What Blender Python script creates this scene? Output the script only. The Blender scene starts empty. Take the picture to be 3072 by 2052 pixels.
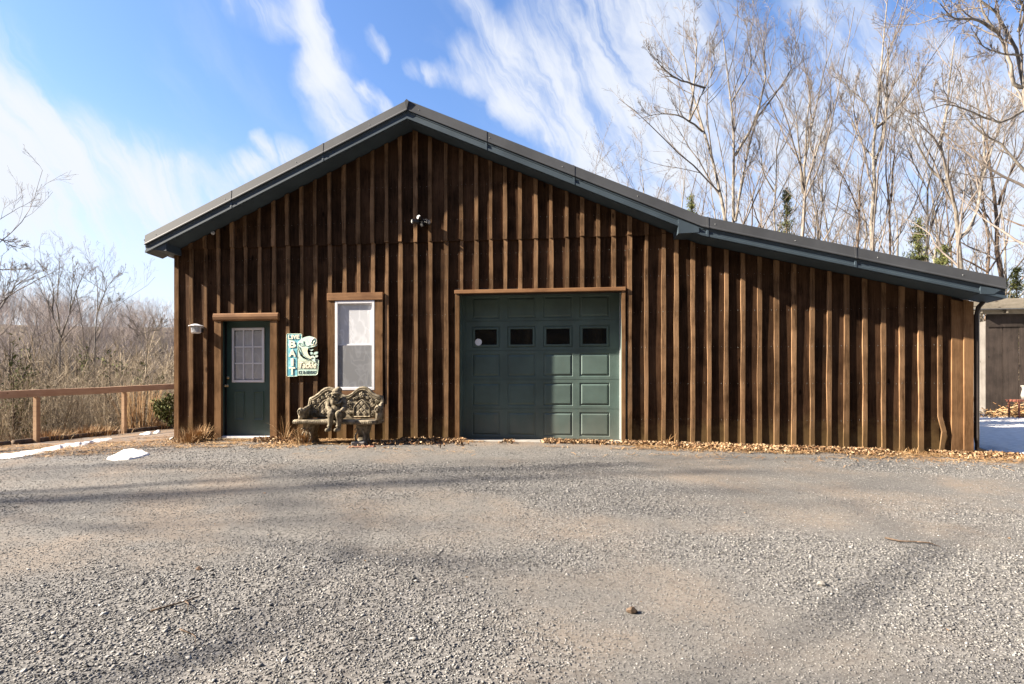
import bpy, bmesh, math, random
import numpy as np
from mathutils import Vector, Matrix
PI = math.pi
rad = math.radians
random.seed(7)
R = np.random.default_rng(11)
scene = bpy.context.scene
COL = scene.collection

# ------------------------------------------------------------------ camera
F = 1600.0                       # focal length in pixels of a 3072 px wide frame
TH = math.atan(6.63e-5 * F)      # the camera is turned slightly left of the wall normal
DC = F / 173.9
CX, CY, CZ = DC * math.sin(TH), -DC * math.cos(TH), 0.90
HOR = 1159.0
cam_d = bpy.data.cameras.new('camera')
cam = bpy.data.objects.new('camera', cam_d)
COL.objects.link(cam)
cam.location = (CX, CY, CZ)
cam.rotation_euler = (PI / 2, 0, TH)
cam_d.sensor_width = 36
cam_d.lens = 36 * F / 3072
cam_d.shift_y = (HOR - 1026) / 3072
cam_d.clip_end = 3000
scene.camera = cam

def at(x, y, Y=0.0):
    """point of the plane world-Y seen at photo position x, y"""
    u = (x - 1536) / F
    v = (HOR - y) / F
    s, c = math.sin(TH), math.cos(TH)
    t = (Y - CY) / (c + u * s)
    return Vector((CX + t * (-s + u * c), Y, CZ + t * v))

def atz(x, y, Z):
    """point at viewing depth Z"""
    u = (x - 1536) / F
    v = (HOR - y) / F
    s, c = math.sin(TH), math.cos(TH)
    return Vector((CX + Z * (-s + u * c), CY + Z * (c + u * s), CZ + Z * v))

# ------------------------------------------------------------------ light
SUN = Vector((1, 0.205, -0.62)).normalized()      # direction the light travels
sun_d = bpy.data.lights.new('sun', 'SUN')
sun_d.energy = 5.0
sun_d.angle = rad(0.55)
sun_d.color = (1.0, 0.89, 0.75)
sun = bpy.data.objects.new('sun', sun_d)
COL.objects.link(sun)
sun.rotation_euler = SUN.to_track_quat('-Z', 'Y').to_euler()
scene.view_settings.view_transform = 'Standard'
scene.view_settings.look = 'None'
scene.view_settings.exposure = 2.45
scene.view_settings.gamma = 1.0
scene.view_settings.use_curve_mapping = False

class NT:
    """small helper to write node trees"""
    def __init__(s, nt):
        s.nt = nt
    def n(s, typ, **kw):
        nd = s.nt.nodes.new(typ)
        for k, v in kw.items():
            if k == 'inp':
                for i, val in v.items():
                    if isinstance(val, bpy.types.NodeSocket):
                        s.nt.links.new(val, nd.inputs[i])
                    else:
                        nd.inputs[i].default_value = val
            else:
                setattr(nd, k, v)
        return nd
    def m(s, op, a, b=None, c=None, clamp=False):
        nd = s.n('ShaderNodeMath', operation=op, use_clamp=clamp)
        for i, v in enumerate((a, b, c)):
            if v is None: continue
            if isinstance(v, bpy.types.NodeSocket): s.nt.links.new(v, nd.inputs[i])
            else: nd.inputs[i].default_value = v
        return nd.outputs[0]
    def mix(s, f, a, b, blend='MIX'):
        nd = s.n('ShaderNodeMix', data_type='RGBA', blend_type=blend)
        for i, v in ((0, f), (6, a), (7, b)):
            if isinstance(v, bpy.types.NodeSocket): s.nt.links.new(v, nd.inputs[i])
            else: nd.inputs[i].default_value = (v if i == 0 else (*v, 1) if len(v) == 3 else v)
        return nd.outputs[2]
    def step(s, v, lo, hi):
        nd = s.n('ShaderNodeMapRange', interpolation_type='SMOOTHSTEP')
        s.nt.links.new(v, nd.inputs[0])
        nd.inputs[1].default_value = lo; nd.inputs[2].default_value = hi
        return nd.outputs[0]
    def noise(s, vec, scale, detail=4, rough=0.55, dist=0.0, out=0):
        nd = s.n('ShaderNodeTexNoise')
        if vec is not None: s.nt.links.new(vec, nd.inputs['Vector'])
        nd.inputs['Scale'].default_value = scale
        nd.inputs['Detail'].default_value = detail
        nd.inputs['Roughness'].default_value = rough
        nd.inputs['Distortion'].default_value = dist
        return nd.outputs[out]

world = bpy.data.worlds.new('World')
scene.world = world
world.use_nodes = True
world.node_tree.nodes.clear()
W = NT(world.node_tree)
def build_sky():
    sky = W.n('ShaderNodeTexSky', sky_type='NISHITA', sun_disc=False)
    sd = -SUN
    sky.sun_elevation = math.asin(sd.z)
    sky.sun_rotation = math.atan2(sd.x, sd.y)
    sky.air_density = 1.15; sky.dust_density = 0.5; sky.ozone_density = 2.2
    tc = W.n('ShaderNodeTexCoord').outputs['Generated']
    sep = W.n('ShaderNodeSeparateXYZ', inp={0: tc})
    x, y, z = sep.outputs
    az = W.m('ARCTAN2', x, y)
    el = W.m('ARCSINE', z)
    flat = W.n('ShaderNodeCombineXYZ', inp={0: az, 1: el}).outputs[0]
    # warp so that every wisp is ragged
    wn = W.noise(flat, 5.0, 5, 0.6, 0.0, 1)
    warp = W.n('ShaderNodeVectorMath', operation='SUBTRACT', inp={0: wn, 1: (0.5, 0.5, 0.5)}).outputs[0]
    warp = W.n('ShaderNodeVectorMath', operation='SCALE', inp={0: warp, 3: 0.095}).outputs[0]
    wp = W.n('ShaderNodeVectorMath', operation='ADD', inp={0: flat, 1: warp}).outputs[0]
    def ang(px, py):
        d = (atz(px, py, 1) - Vector((CX, CY, CZ))).normalized()
        return math.atan2(d.x, d.y), math.asin(d.z)
    def wisp(p, q, w, amp):
        a, b = ang(*p), ang(*q)
        dx, dy = b[0] - a[0], b[1] - a[1]
        L2 = dx * dx + dy * dy
        rel = W.n('ShaderNodeVectorMath', operation='SUBTRACT', inp={0: wp, 1: (a[0], a[1], 0)}).outputs[0]
        h = W.n('ShaderNodeVectorMath', operation='DOT_PRODUCT', inp={0: rel, 1: (dx / L2, dy / L2, 0)}).outputs[1]
        h = W.m('MULTIPLY', h, 1.0, clamp=True)
        on = W.n('ShaderNodeVectorMath', operation='SCALE', inp={0: (dx, dy, 0), 3: h}).outputs[0]
        dd = W.n('ShaderNodeVectorMath', operation='DISTANCE', inp={0: rel, 1: on}).outputs[1]
        f = W.m('SUBTRACT', 1.0, W.m('DIVIDE', dd, w), clamp=True)
        f = W.m('MULTIPLY', W.m('POWER', f, 1.25), amp)
        return f
    # streaky texture, two orientations
    r1 = W.n('ShaderNodeMapping', inp={0: wp}); r1.inputs['Rotation'].default_value = (0, 0, rad(58))
    m1 = W.n('ShaderNodeMapping', inp={0: r1.outputs[0], 3: (4.0, 24.0, 1)})
    s1 = W.noise(m1.outputs[0], 1.0, 7, 0.62, 0.6)
    r2 = W.n('ShaderNodeMapping', inp={0: wp}); r2.inputs['Rotation'].default_value = (0, 0, rad(38))
    m2 = W.n('ShaderNodeMapping', inp={0: r2.outputs[0], 3: (3.0, 9.0, 1)})
    s2 = W.noise(m2.outputs[0], 1.0, 6, 0.55, 0.3)
    tex = W.m('ADD', W.m('MULTIPLY', W.step(s1, 0.28, 0.72), 0.75), W.m('MULTIPLY', W.step(s2, 0.3, 0.7), 0.45))
    L = [((905, -60), (965, 210), .035, 1.3), ((960, 200), (1045, 390), .055, 1.2), ((700, -10), (930, 60), .035, .7),
         ((1380, -60), (1560, 170), .035, .8), ((1550, 160), (1770, 430), .09, 1.2), ((1400, 150), (1640, 400), .035, 1.1), ((1500, 330), (1660, 440), .03, 1.0),
         ((1090, 270), (1150, 330), .022, 1.3), ((1110, 90), (1160, 150), .018, .9), ((730, 530), (880, 470), .045, 1.3),
         ((780, 400), (850, 490), .018, 1.2), ((560, 460), (690, 570), .018, 1.4), ((600, 540), (500, 470), .02, .6), ((1250, 200), (1420, 240), .02, .7),
         ((-350, 400), (560, 640), .12, 1.7), ((0, 330), (520, 600), .06, .8), ((0, 160), (-20, 380), .06, .8), ((-700, 200), (40, 460), .12, .7),
         ((1800, 60), (1960, 520), .20, 1.3), ((1900, -100), (2120, 160), .12, .9), ((2500, -80), (2440, 330), .09, 1.1),
         ((2050, 520), (3300, 600), .22, 1.2), ((2600, 330), (3200, 330), .12, .9)]
    tot = None
    for a in L:
        f = wisp(*a)
        tot = f if tot is None else W.m('ADD', tot, f)
    placed = W.m('MULTIPLY', tot, W.m('ADD', 0.10, W.m('MULTIPLY', W.m('POWER', tex, 2.0), 1.6)))
    # thin general cirrus and whitening towards the horizon
    thin = W.m('MULTIPLY', W.step(s2, 0.5, 0.85), 0.16)
    low = W.m('POWER', W.m('SUBTRACT', 1.0, W.m('DIVIDE', W.m('ABSOLUTE', el), 0.46), clamp=True), 2.2)
    low = W.m('MULTIPLY', low, 2.0)
    tot = W.m('ADD', W.m('ADD', placed, thin), low)
    tot = W.m('SUBTRACT', 1.0, W.m('EXPONENT', W.m('MULTIPLY', tot, -1.25)), clamp=True)
    hs = W.n('ShaderNodeHueSaturation', inp={4: sky.outputs[0]})
    hs.inputs['Saturation'].default_value = 1.16
    hs.inputs['Value'].default_value = 1.0
    blue = W.mix(1.0, hs.outputs[0], (0.95, 0.89, 1.0), 'MULTIPLY')
    col = W.mix(tot, blue, (3.35, 3.5, 3.8))
    bg = W.n('ShaderNodeBackground', inp={0: col, 1: 0.05})
    out = W.n('ShaderNodeOutputWorld', inp={0: bg.outputs[0]})
build_sky()

# ------------------------------------------------------------------ materials
def new_mat(name):
    m = bpy.data.materials.new(name)
    m.use_nodes = True
    m.node_tree.nodes.clear()
    t = NT(m.node_tree)
    bs = t.n('ShaderNodeBsdfPrincipled')
    t.n('ShaderNodeOutputMaterial', inp={0: bs.outputs[0]})
    return m, t, bs
def link(t, a, b): t.nt.links.new(a, b)

def mat_wood(name, dark, light, rough=0.85, bump=0.6, grain=70, vary=0.5, knots=True, stretch=0.06, axis='Z', spec=0.2, foot_glow=0.0):
    m, t, bs = new_mat(name)
    tc = t.n('ShaderNodeTexCoord').outputs['Object']
    oi = t.n('ShaderNodeObjectInfo')
    off = t.n('ShaderNodeVectorMath', operation='SCALE', inp={0: (13.1, 7.7, 29.3), 3: oi.outputs['Random']}).outputs[0]
    v = t.n('ShaderNodeVectorMath', operation='ADD', inp={0: tc, 1: off}).outputs[0]
    sc = {'Z': (1, 1, stretch), 'X': (stretch, 1, 1), 'Y': (1, stretch, 1)}[axis]
    vs = t.n('ShaderNodeMapping', inp={0: v, 3: sc}).outputs[0]
    g = t.noise(vs, grain, 6, 0.65, 1.2)
    g2 = t.noise(vs, grain * 0.16, 4, 0.6, 0.8)
    blot = t.noise(v, 2.2, 5, 0.6, 0.3)
    f = t.m('ADD', t.m('MULTIPLY', t.step(g, 0.3, 0.7), 0.5), t.m('MULTIPLY', t.step(g2, 0.3, 0.7), 0.5))
    f = t.m('ADD', t.m('MULTIPLY', f, 0.65), t.m('MULTIPLY', t.step(blot, 0.35, 0.65), 0.35))
    c = t.mix(f, dark, light)
    br = t.m('ADD', 1.0 - vary * 0.5, t.m('MULTIPLY', oi.outputs['Random'], vary))
    comb = t.n('ShaderNodeCombineXYZ', inp={0: br, 1: br, 2: br}).outputs[0]
    c = t.mix(1.0, c, comb, 'MULTIPLY')
    if knots:
        kv = t.n('ShaderNodeMapping', inp={0: v, 3: ((1, 1, 0.45) if axis == 'Z' else (0.45, 1, 1))}).outputs[0]
        vo = t.n('ShaderNodeTexVoronoi', inp={0: kv}); vo.inputs['Scale'].default_value = 3.4
        k = t.step(vo.outputs['Distance'], 0.11, 0.045)
        c = t.mix(t.m('MULTIPLY', k, 0.75), c, (dark[0] * .35, dark[1] * .3, dark[2] * .3))
    if foot_glow:      # warm light on the wall foot painted as tan tint; random dark blotches
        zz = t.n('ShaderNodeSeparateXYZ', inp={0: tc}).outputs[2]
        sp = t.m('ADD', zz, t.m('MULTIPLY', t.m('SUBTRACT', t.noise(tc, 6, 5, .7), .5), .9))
        c = t.mix(t.m('MULTIPLY', t.step(sp, .48, -.05), foot_glow), c, (0.135, 0.090, 0.040))
        c = t.mix(t.m('MULTIPLY', t.step(t.noise(tc, .55, 4, .6), .58, .72), .35), c, (0.030, 0.026, 0.022))
    link(t, c, bs.inputs['Base Color'])
    bs.inputs['Roughness'].default_value = rough
    bs.inputs['Specular IOR Level'].default_value = spec
    bmp = t.n('ShaderNodeBump', inp={2: t.m('ADD', g, t.m('MULTIPLY', g2, 1.2))})
    bmp.inputs['Strength'].default_value = bump; bmp.inputs['Distance'].default_value = 0.022
    link(t, bmp.outputs[0], bs.inputs['Normal'])
    return m

def mat_plain(name, col, rough=0.5, metal=0.0, vary=0.15, nscale=6, bump=0.1, bscale=120, spec=0.5, col2=None, dist=0.002, dust=0.0):
    m, t, bs = new_mat(name)
    tc = t.n('ShaderNodeTexCoord').outputs['Object']
    n = t.noise(tc, nscale, 6, 0.6)
    c2 = col2 or tuple(max(0, x * (1 - 2 * vary)) for x in col)
    c = t.mix(t.step(n, 0.3, 0.7), c2, col)
    if dust:       # road dust, heaviest near the ground, with rubbed streaks
        zz = t.n('ShaderNodeSeparateXYZ', inp={0: tc}).outputs[2]
        vs = t.n('ShaderNodeMapping', inp={0: tc, 3: (1, 1, .25)}).outputs[0]
        f = t.m('ADD', t.m('MULTIPLY', t.step(t.m('ADD', zz, t.m('MULTIPLY', t.m('SUBTRACT', t.noise(vs, 5, 6, .7), .5), 1.1)), .7, -.15), dust),
                t.m('MULTIPLY', t.step(t.noise(vs, 9, 6, .75), .56, .74), dust * .45))
        c = t.mix(f, c, (0.125, 0.120, 0.098))
    link(t, c, bs.inputs['Base Color'])
    bs.inputs['Metallic'].default_value = metal
    bs.inputs['Specular IOR Level'].default_value = spec
    link(t, t.m('ADD', rough - .06, t.m('MULTIPLY', n, .12)), bs.inputs['Roughness'])
    if bump:
        b = t.n('ShaderNodeBump', inp={2: t.noise(tc, bscale, 5, 0.6)})
        b.inputs['Strength'].default_value = bump; b.inputs['Distance'].default_value = dist
        link(t, b.outputs[0], bs.inputs['Normal'])
    return m

M = {}
M['board'] = mat_wood('stained_board', (0.0065, 0.0035, 0.0021), (0.074, 0.040, 0.022), bump=1.0, vary=0.7, spec=0.03, foot_glow=.6)
M['batten'] = mat_wood('stained_batten', (0.020, 0.0108, 0.0056), (0.25, 0.150, 0.081), bump=1.0, vary=0.6, spec=0.03, grain=60, foot_glow=.5)
M['trim'] = mat_wood('trim_wood', (0.050, 0.026, 0.012), (0.225, 0.130, 0.066), bump=0.9, spec=0.03, vary=0.3)
M['trimx'] = mat_wood('trim_wood_across', (0.09, 0.040, 0.017), (0.27, 0.145, 0.068), bump=0.5, vary=0.3, axis='X')
M['cedar'] = mat_wood('raw_rail_wood', (0.26, 0.155, 0.095), (0.44, 0.30, 0.20), bump=0.3, vary=0.15, axis='Y', grain=40)
M['cedarz'] = mat_wood('raw_post_wood', (0.24, 0.145, 0.08), (0.42, 0.28, 0.17), bump=0.3, vary=0.15, grain=40)
M['grey_wood'] = mat_wood('weathered_wood', (0.08, 0.07, 0.05), (0.19, 0.165, 0.13), bump=0.5, vary=0.3, axis='X')
M['grey_board'] = mat_wood('weathered_board', (0.010, 0.0075, 0.006), (0.036, 0.027, 0.022), bump=0.6, vary=0.6)
M['pale_board'] = mat_wood('pale_sheet', (0.08, 0.072, 0.064), (0.15, 0.138, 0.126), bump=0.4, vary=0.2)
M['sheath'] = mat_plain('sheathing', (0.02, 0.012, 0.008), 0.9)
M['roof'] = mat_plain('painted_steel_roof', (0.066, 0.069, 0.073), 0.6, 0.0, 0.12, 2.0, 0.06, 40, 0.15)
M['roof_blue'] = mat_plain('painted_steel_trim', (0.050, 0.070, 0.086), 0.5, 0.0, 0.12, 2.0, 0.05, 40, 0.25)
M['gutter'] = mat_plain('gutter_brown', (0.030, 0.024, 0.021), 0.35, 0.0, 0.2, 5)
M['green'] = mat_plain('green_paint', (0.030, 0.066, 0.056), 0.5, 0, 0.10, 3.0, 0.12, 220, 0.5, dust=.35)
M['green_garage'] = mat_plain('green_garage_paint', (0.066, 0.104, 0.090), 0.6, 0, 0.14, 2.5, 0.25, 260, 0.5, dust=.45)
M['white'] = mat_plain('white_vinyl', (0.62, 0.62, 0.64), 0.45, 0, 0.04)
M['blind'] = mat_plain('blind_vinyl', (0.80, 0.81, 0.83), 0.5, 0, 0.04)
M['brass'] = mat_plain('aged_brass', (0.55, 0.42, 0.25), 0.28, 1.0, 0.15)
M['black'] = mat_plain('black_plastic', (0.012, 0.012, 0.014), 0.35)
M['lens'] = mat_plain('lamp_lens', (0.35, 0.36, 0.35), 0.2)
M['concrete'] = mat_plain('concrete', (0.24, 0.225, 0.20), 0.9, 0, 0.2, 8, 0.6, 90)
M['snow'] = mat_plain('snow', (0.84, 0.80, 0.73), 0.55, 0, 0.03, 9, 0.6, 40, 0.3, dist=0.015, col2=(0.55, 0.52, 0.47))
M['rust'] = mat_plain('rusty_steel', (0.22, 0.07, 0.04), 0.8, 0, 0.3)

def mat_stone():
    m, t, bs = new_mat('cast_stone')
    tc = t.n('ShaderNodeTexCoord').outputs['Object']
    geo = t.n('ShaderNodeNewGeometry')
    n = t.noise(tc, 14, 7, 0.65); n2 = t.noise(tc, 90, 4, 0.6)
    c = t.mix(t.step(n, 0.35, 0.65), (0.085, 0.070, 0.047), (0.27, 0.23, 0.165))
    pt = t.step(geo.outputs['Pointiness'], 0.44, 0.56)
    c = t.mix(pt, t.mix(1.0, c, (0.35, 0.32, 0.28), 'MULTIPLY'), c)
    c = t.mix(t.m('MULTIPLY', t.step(t.noise(tc, 6, 4), 0.58, 0.7), 0.45), c, (0.09, 0.095, 0.05))
    link(t, c, bs.inputs['Base Color']); bs.inputs['Roughness'].default_value = 0.9
    bs.inputs['Specular IOR Level'].default_value = 0.15
    b = t.n('ShaderNodeBump', inp={2: t.m('ADD', n, n2)}); b.inputs['Strength'].default_value = 0.7; b.inputs['Distance'].default_value = 0.006
    link(t, b.outputs[0], bs.inputs['Normal'])
    return m
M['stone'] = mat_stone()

def mat_attr(name, stops, rough=0.85, transl=0.0, spec=0.2, nscale=0):
    """colour from the per-piece attribute 'v' """
    m, t, bs = new_mat(name)
    a = t.n('ShaderNodeAttribute', attribute_name='v').outputs['Fac']
    cr = t.n('ShaderNodeValToRGB', inp={0: a})
    el = cr.color_ramp.elements
    while len(el) < len(stops): el.new(0.5)
    for i, c in enumerate(stops):
        el[i].position = i / (len(stops) - 1); el[i].color = (*c, 1)
    col = cr.outputs[0]
    if nscale:
        tc = t.n('ShaderNodeTexCoord').outputs['Object']
        n = t.noise(tc, nscale, 4, 0.6)
        col = t.mix(1.0, col, t.mix(n, (0.6, 0.6, 0.6), (1.3, 1.3, 1.3)), 'MULTIPLY')
        b = t.n('ShaderNodeBump', inp={2: n}); b.inputs['Strength'].default_value = .4; b.inputs['Distance'].default_value = 0.004
        link(t, b.outputs[0], bs.inputs['Normal'])
    link(t, col, bs.inputs['Base Color'])
    bs.inputs['Roughness'].default_value = rough
    bs.inputs['Specular IOR Level'].default_value = spec
    return m
M['leaf'] = mat_attr('dead_leaf', [(0.070, 0.034, 0.018), (0.17, 0.095, 0.045), (0.28, 0.18, 0.095), (0.36, 0.27, 0.17)])
M['straw'] = mat_attr('straw', [(0.17, 0.085, 0.032), (0.26, 0.155, 0.068), (0.36, 0.26, 0.145)])
M['gravel'] = mat_attr('gravel_stone', [(0.045, 0.045, 0.046), (0.115, 0.112, 0.107), (0.190, 0.184, 0.172), (0.34, 0.33, 0.31)], nscale=60)
M['evergreen'] = mat_attr('evergreen_leaf', [(0.03, 0.042, 0.012), (0.075, 0.085, 0.02), (0.15, 0.14, 0.045)])
M['needle'] = mat_attr('conifer_needle', [(0.03, 0.040, 0.014), (0.085, 0.095, 0.028), (0.19, 0.185, 0.06)])

def mat_bark(name, a, b, sc=9):
    m, t, bs = new_mat(name)
    tc = t.n('ShaderNodeTexCoord').outputs['Object']
    v = t.n('ShaderNodeMapping', inp={0: tc, 3: (1, 1, .35)}).outputs[0]
    n = t.noise(v, sc, 7, 0.7, 0.5)
    link(t, t.mix(t.step(n, .32, .68), a, b), bs.inputs['Base Color'])
    bs.inputs['Roughness'].default_value = .9; bs.inputs['Specular IOR Level'].default_value = .1
    bm = t.n('ShaderNodeBump', inp={2: n}); bm.inputs['Strength'].default_value = .6; bm.inputs['Distance'].default_value = .03
    link(t, bm.outputs[0], bs.inputs['Normal'])
    return m
M['bark'] = mat_bark('pale_bark', (0.075, 0.064, 0.052), (0.235, 0.21, 0.175))
M['bark_dark'] = mat_bark('dark_bark', (0.045, 0.032, 0.022), (0.14, 0.10, 0.072))
M['twig'] = mat_bark('twig', (0.10, 0.083, 0.070), (0.20, 0.172, 0.148), 3)
M['brush'] = mat_attr('brush_stem', [(0.085, 0.066, 0.044), (0.20, 0.158, 0.108), (0.36, 0.295, 0.205)])
M['hazed_twig'] = mat_attr('hazed_stem', [(0.18, 0.148, 0.135), (0.25, 0.21, 0.19), (0.31, 0.265, 0.24)])  # distance haze put into the stem colour as a paler grey

def mat_glass(name, tint=(1, 1, 1), refl=0.0, wrinkle=0.0, milky=0.0):
    m = bpy.data.materials.new(name); m.use_nodes = True; m.node_tree.nodes.clear()
    t = NT(m.node_tree)
    g = t.n('ShaderNodeBsdfGlossy'); g.inputs['Roughness'].default_value = 0.03
    tr = t.n('ShaderNodeBsdfTransparent'); tr.inputs[0].default_value = (*tint, 1)
    fr = t.n('ShaderNodeFresnel'); fr.inputs[0].default_value = 1.5
    if wrinkle:
        tc = t.n('ShaderNodeTexCoord').outputs['Object']
        mp = t.n('ShaderNodeMapping', inp={0: tc, 3: (3.0, 1, 1.0)}); mp.inputs['Rotation'].default_value = (0, rad(35), 0)
        n = t.noise(mp.outputs[0], 5.0, 5, 0.6, 1.5)
        b = t.n('ShaderNodeBump', inp={2: n}); b.inputs['Strength'].default_value = wrinkle; b.inputs['Distance'].default_value = .03
        link(t, b.outputs[0], g.inputs['Normal']); link(t, b.outputs[0], fr.inputs['Normal'])
    base = tr.outputs[0]
    if milky:      # plastic film or mesh; on plain glass, white reflections painted in
        df = t.n('ShaderNodeBsdfDiffuse', inp={0: (.8, .82, .85, 1)})
        tc = t.n('ShaderNodeTexCoord').outputs['Object']
        mp = t.n('ShaderNodeMapping', inp={0: tc, 3: (2.5, 1, 1.2)}); mp.inputs['Rotation'].default_value = (0, rad(38), 0)
        nn = t.noise(mp.outputs[0], 1.6, 2, 0.5, 1.0)
        cr = t.m('SUBTRACT', 1.0, t.m('MULTIPLY', t.m('ABSOLUTE', t.m('SUBTRACT', nn, 0.5)), 22.0), clamp=True)
        base = t.n('ShaderNodeMixShader', inp={0: t.m('ADD', milky, t.m('MULTIPLY', cr, milky * .22), clamp=True), 1: base, 2: df.outputs[0]}).outputs[0]
    mx = t.n('ShaderNodeMixShader', inp={0: t.m('ADD', fr.outputs[0], refl, clamp=True), 1: base, 2: g.outputs[0]})
    t.n('ShaderNodeOutputMaterial', inp={0: mx.outputs[0]})
    return m
M['glass'] = mat_glass('window_glass', (0.95, 0.96, 0.96), 0.04, 0.5, 0.36)  # milky part paints bright reflections into the plain panes
M['film'] = mat_glass('glass_with_film', (0.95, 0.96, 0.97), 0.10, 0.9, 0.66)
M['screen'] = mat_glass('insect_screen', (0.50, 0.51, 0.52), 0.04, 0.6, 0.22)
M['dark_glass'] = mat_plain('dark_garage_glass', (0.004, 0.005, 0.006), 0.06, 0, 0, bump=0)

# ------------------------------------------------------------------ builders
def obj(name, me, mat=None, parent=None, loc=None, **props):
    o = bpy.data.objects.new(name, me)
    if mat is not None and me is not None and not me.materials:
        me.materials.append(mat)
    COL.objects.link(o)
    if parent is not None: o.parent = parent
    if loc is not None: o.location = loc
    for k, v in props.items(): o[k] = v
    return o

def thing(name, label, cat, loc=(0, 0, 0), group=None):
    o = bpy.data.objects.new(name, None)
    o.empty_display_size = 0.2
    COL.objects.link(o)
    o.location = loc
    o['label'] = label; o['category'] = cat
    if group: o['group'] = group
    return o

def rel(parent):
    return Vector(parent.location) if parent is not None else Vector((0, 0, 0))

class MB:
    def __init__(s): s.v = []; s.f = []
    def add(s, vs, fs):
        b = len(s.v); s.v += [tuple(p) for p in vs]; s.f += [tuple(i + b for i in f) for f in fs]; return s
    def box(s, x0, x1, y0, y1, z0, z1):
        vs = [(x, y, z) for x in (x0, x1) for y in (y0, y1) for z in (z0, z1)]
        return s.add(vs, [(0, 1, 3, 2), (4, 6, 7, 5), (0, 4, 5, 1), (2, 3, 7, 6), (0, 2, 6, 4), (1, 5, 7, 3)])
    def prism(s, pts, y0, y1):
        """pts (x, z) outline extruded along y"""
        n = len(pts)
        vs = [(p[0], y0, p[1]) for p in pts] + [(p[0], y1, p[1]) for p in pts]
        return s.add(vs, [tuple(range(n)), tuple(range(2 * n - 1, n - 1, -1))] + [(i, i + n, (i + 1) % n + n, (i + 1) % n) for i in range(n)])
    def tube(s, pts, r, n=8, cap=True):
        pts = [Vector(p) for p in pts]
        rs = r if isinstance(r, (list, tuple)) else [r] * len(pts)
        rings = []
        up = Vector((0.123, 0.31, 0.94)).normalized()
        for i, p in enumerate(pts):
            t = (pts[min(i + 1, len(pts) - 1)] - pts[max(i - 1, 0)]).normalized()
            a = t.cross(up)
            if a.length < .1: a = t.cross(Vector((1, 0, 0)))
            a.normalize(); b = t.cross(a)
            rings.append([p + (a * math.cos(k * 2 * PI / n) + b * math.sin(k * 2 * PI / n)) * rs[i] for k in range(n)])
        vs = [q for g in rings for q in g]; fs = []
        for i in range(len(pts) - 1):
            for k in range(n):
                k2 = (k + 1) % n
                fs.append((i * n + k, i * n + k2, (i + 1) * n + k2, (i + 1) * n + k))
        if cap:
            fs.append(tuple(range(n - 1, -1, -1))); fs.append(tuple((len(pts) - 1) * n + k for k in range(n)))
        return s.add(vs, fs)
    def ell(s, c, r, seg=12, rings=8, rot=None):
        vs = []; fs = []
        for i in range(rings + 1):
            a = PI * i / rings
            for k in range(seg):
                b = 2 * PI * k / seg
                p = Vector((math.sin(a) * math.cos(b) * r[0], math.sin(a) * math.sin(b) * r[1], math.cos(a) * r[2]))
                if rot is not None: p = rot @ p
                vs.append(Vector(c) + p)
        for i in range(rings):
            for k in range(seg):
                k2 = (k + 1) % seg
                fs.append((i * seg + k, (i + 1) * seg + k, (i + 1) * seg + k2, i * seg + k2))
        return s.add(vs, fs)
    def mesh(s, name, smooth=False, off=None):
        me = bpy.data.meshes.new(name)
        if off is not None:
            s.v = [(p[0] - off[0], p[1] - off[1], p[2] - off[2]) for p in s.v]
        me.from_pydata(s.v, [], s.f)
        bm = bmesh.new(); bm.from_mesh(me)
        bmesh.ops.remove_doubles(bm, verts=bm.verts, dist=1e-5)
        bmesh.ops.recalc_face_normals(bm, faces=bm.faces)
        bm.to_mesh(me); bm.free()
        if smooth:
            for p in me.polygons: p.use_smooth = True
        return me
    def build(s, name, mat, parent=None, smooth=False, bevel=0.0, **props):
        me = s.mesh(name, smooth, world_of(parent))
        if bevel:
            bm = bmesh.new(); bm.from_mesh(me)
            bmesh.ops.bevel(bm, geom=[e for e in bm.edges if e.calc_face_angle(0) > .6], offset=bevel, segments=1, affect='EDGES', profile=.5)
            bm.to_mesh(me); bm.free()
        return obj(name, me, mat, parent, **props)

def world_of(p):
    """world origin of a parent chain (translations only)"""
    v = Vector((0, 0, 0))
    while p is not None:
        v += Vector(p.location); p = p.parent
    return v

def remesh(me, voxel, smooth=2):
    """one continuous surface out of overlapping lumps"""
    o = bpy.data.objects.new('tmp', me); COL.objects.link(o)
    md = o.modifiers.new('r', 'REMESH'); md.mode = 'VOXEL'; md.voxel_size = voxel; md.use_smooth_shade = True
    if smooth:
        sm = o.modifiers.new('s', 'SMOOTH'); sm.factor = 0.5; sm.iterations = smooth
    dg = bpy.context.evaluated_depsgraph_get()
    ev = bpy.data.meshes.new_from_object(o.evaluated_get(dg))
    bpy.data.objects.remove(o)
    ev.materials.clear()
    return ev

def bulk(name, V, T, mat, attr=None, parent=None, smooth=False, **props):
    """V (n,k,3) vertices of n alike pieces, T faces of one piece (all tris or all quads)"""
    n, k, _ = V.shape
    T = np.asarray(T); nf, fs = T.shape
    me = bpy.data.meshes.new(name)
    off = np.array(world_of(parent))
    me.vertices.add(n * k)
    me.vertices.foreach_set('co', (V - off).astype(np.float32).ravel())
    idx = (T[None] + (np.arange(n) * k)[:, None, None]).reshape(-1)
    me.loops.add(len(idx)); me.loops.foreach_set('vertex_index', idx.astype(np.int32))
    me.polygons.add(n * nf)
    me.polygons.foreach_set('loop_start', (np.arange(n * nf) * fs).astype(np.int32))
    if smooth: me.polygons.foreach_set('use_smooth', np.ones(n * nf, bool))
    if attr is not None:
        a = me.attributes.new('v', 'FLOAT', 'POINT')
        a.data.foreach_set('value', np.repeat(attr, k).astype(np.float32))
    me.update(calc_edges=True)
    return obj(name, me, mat, parent, **props)

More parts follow.
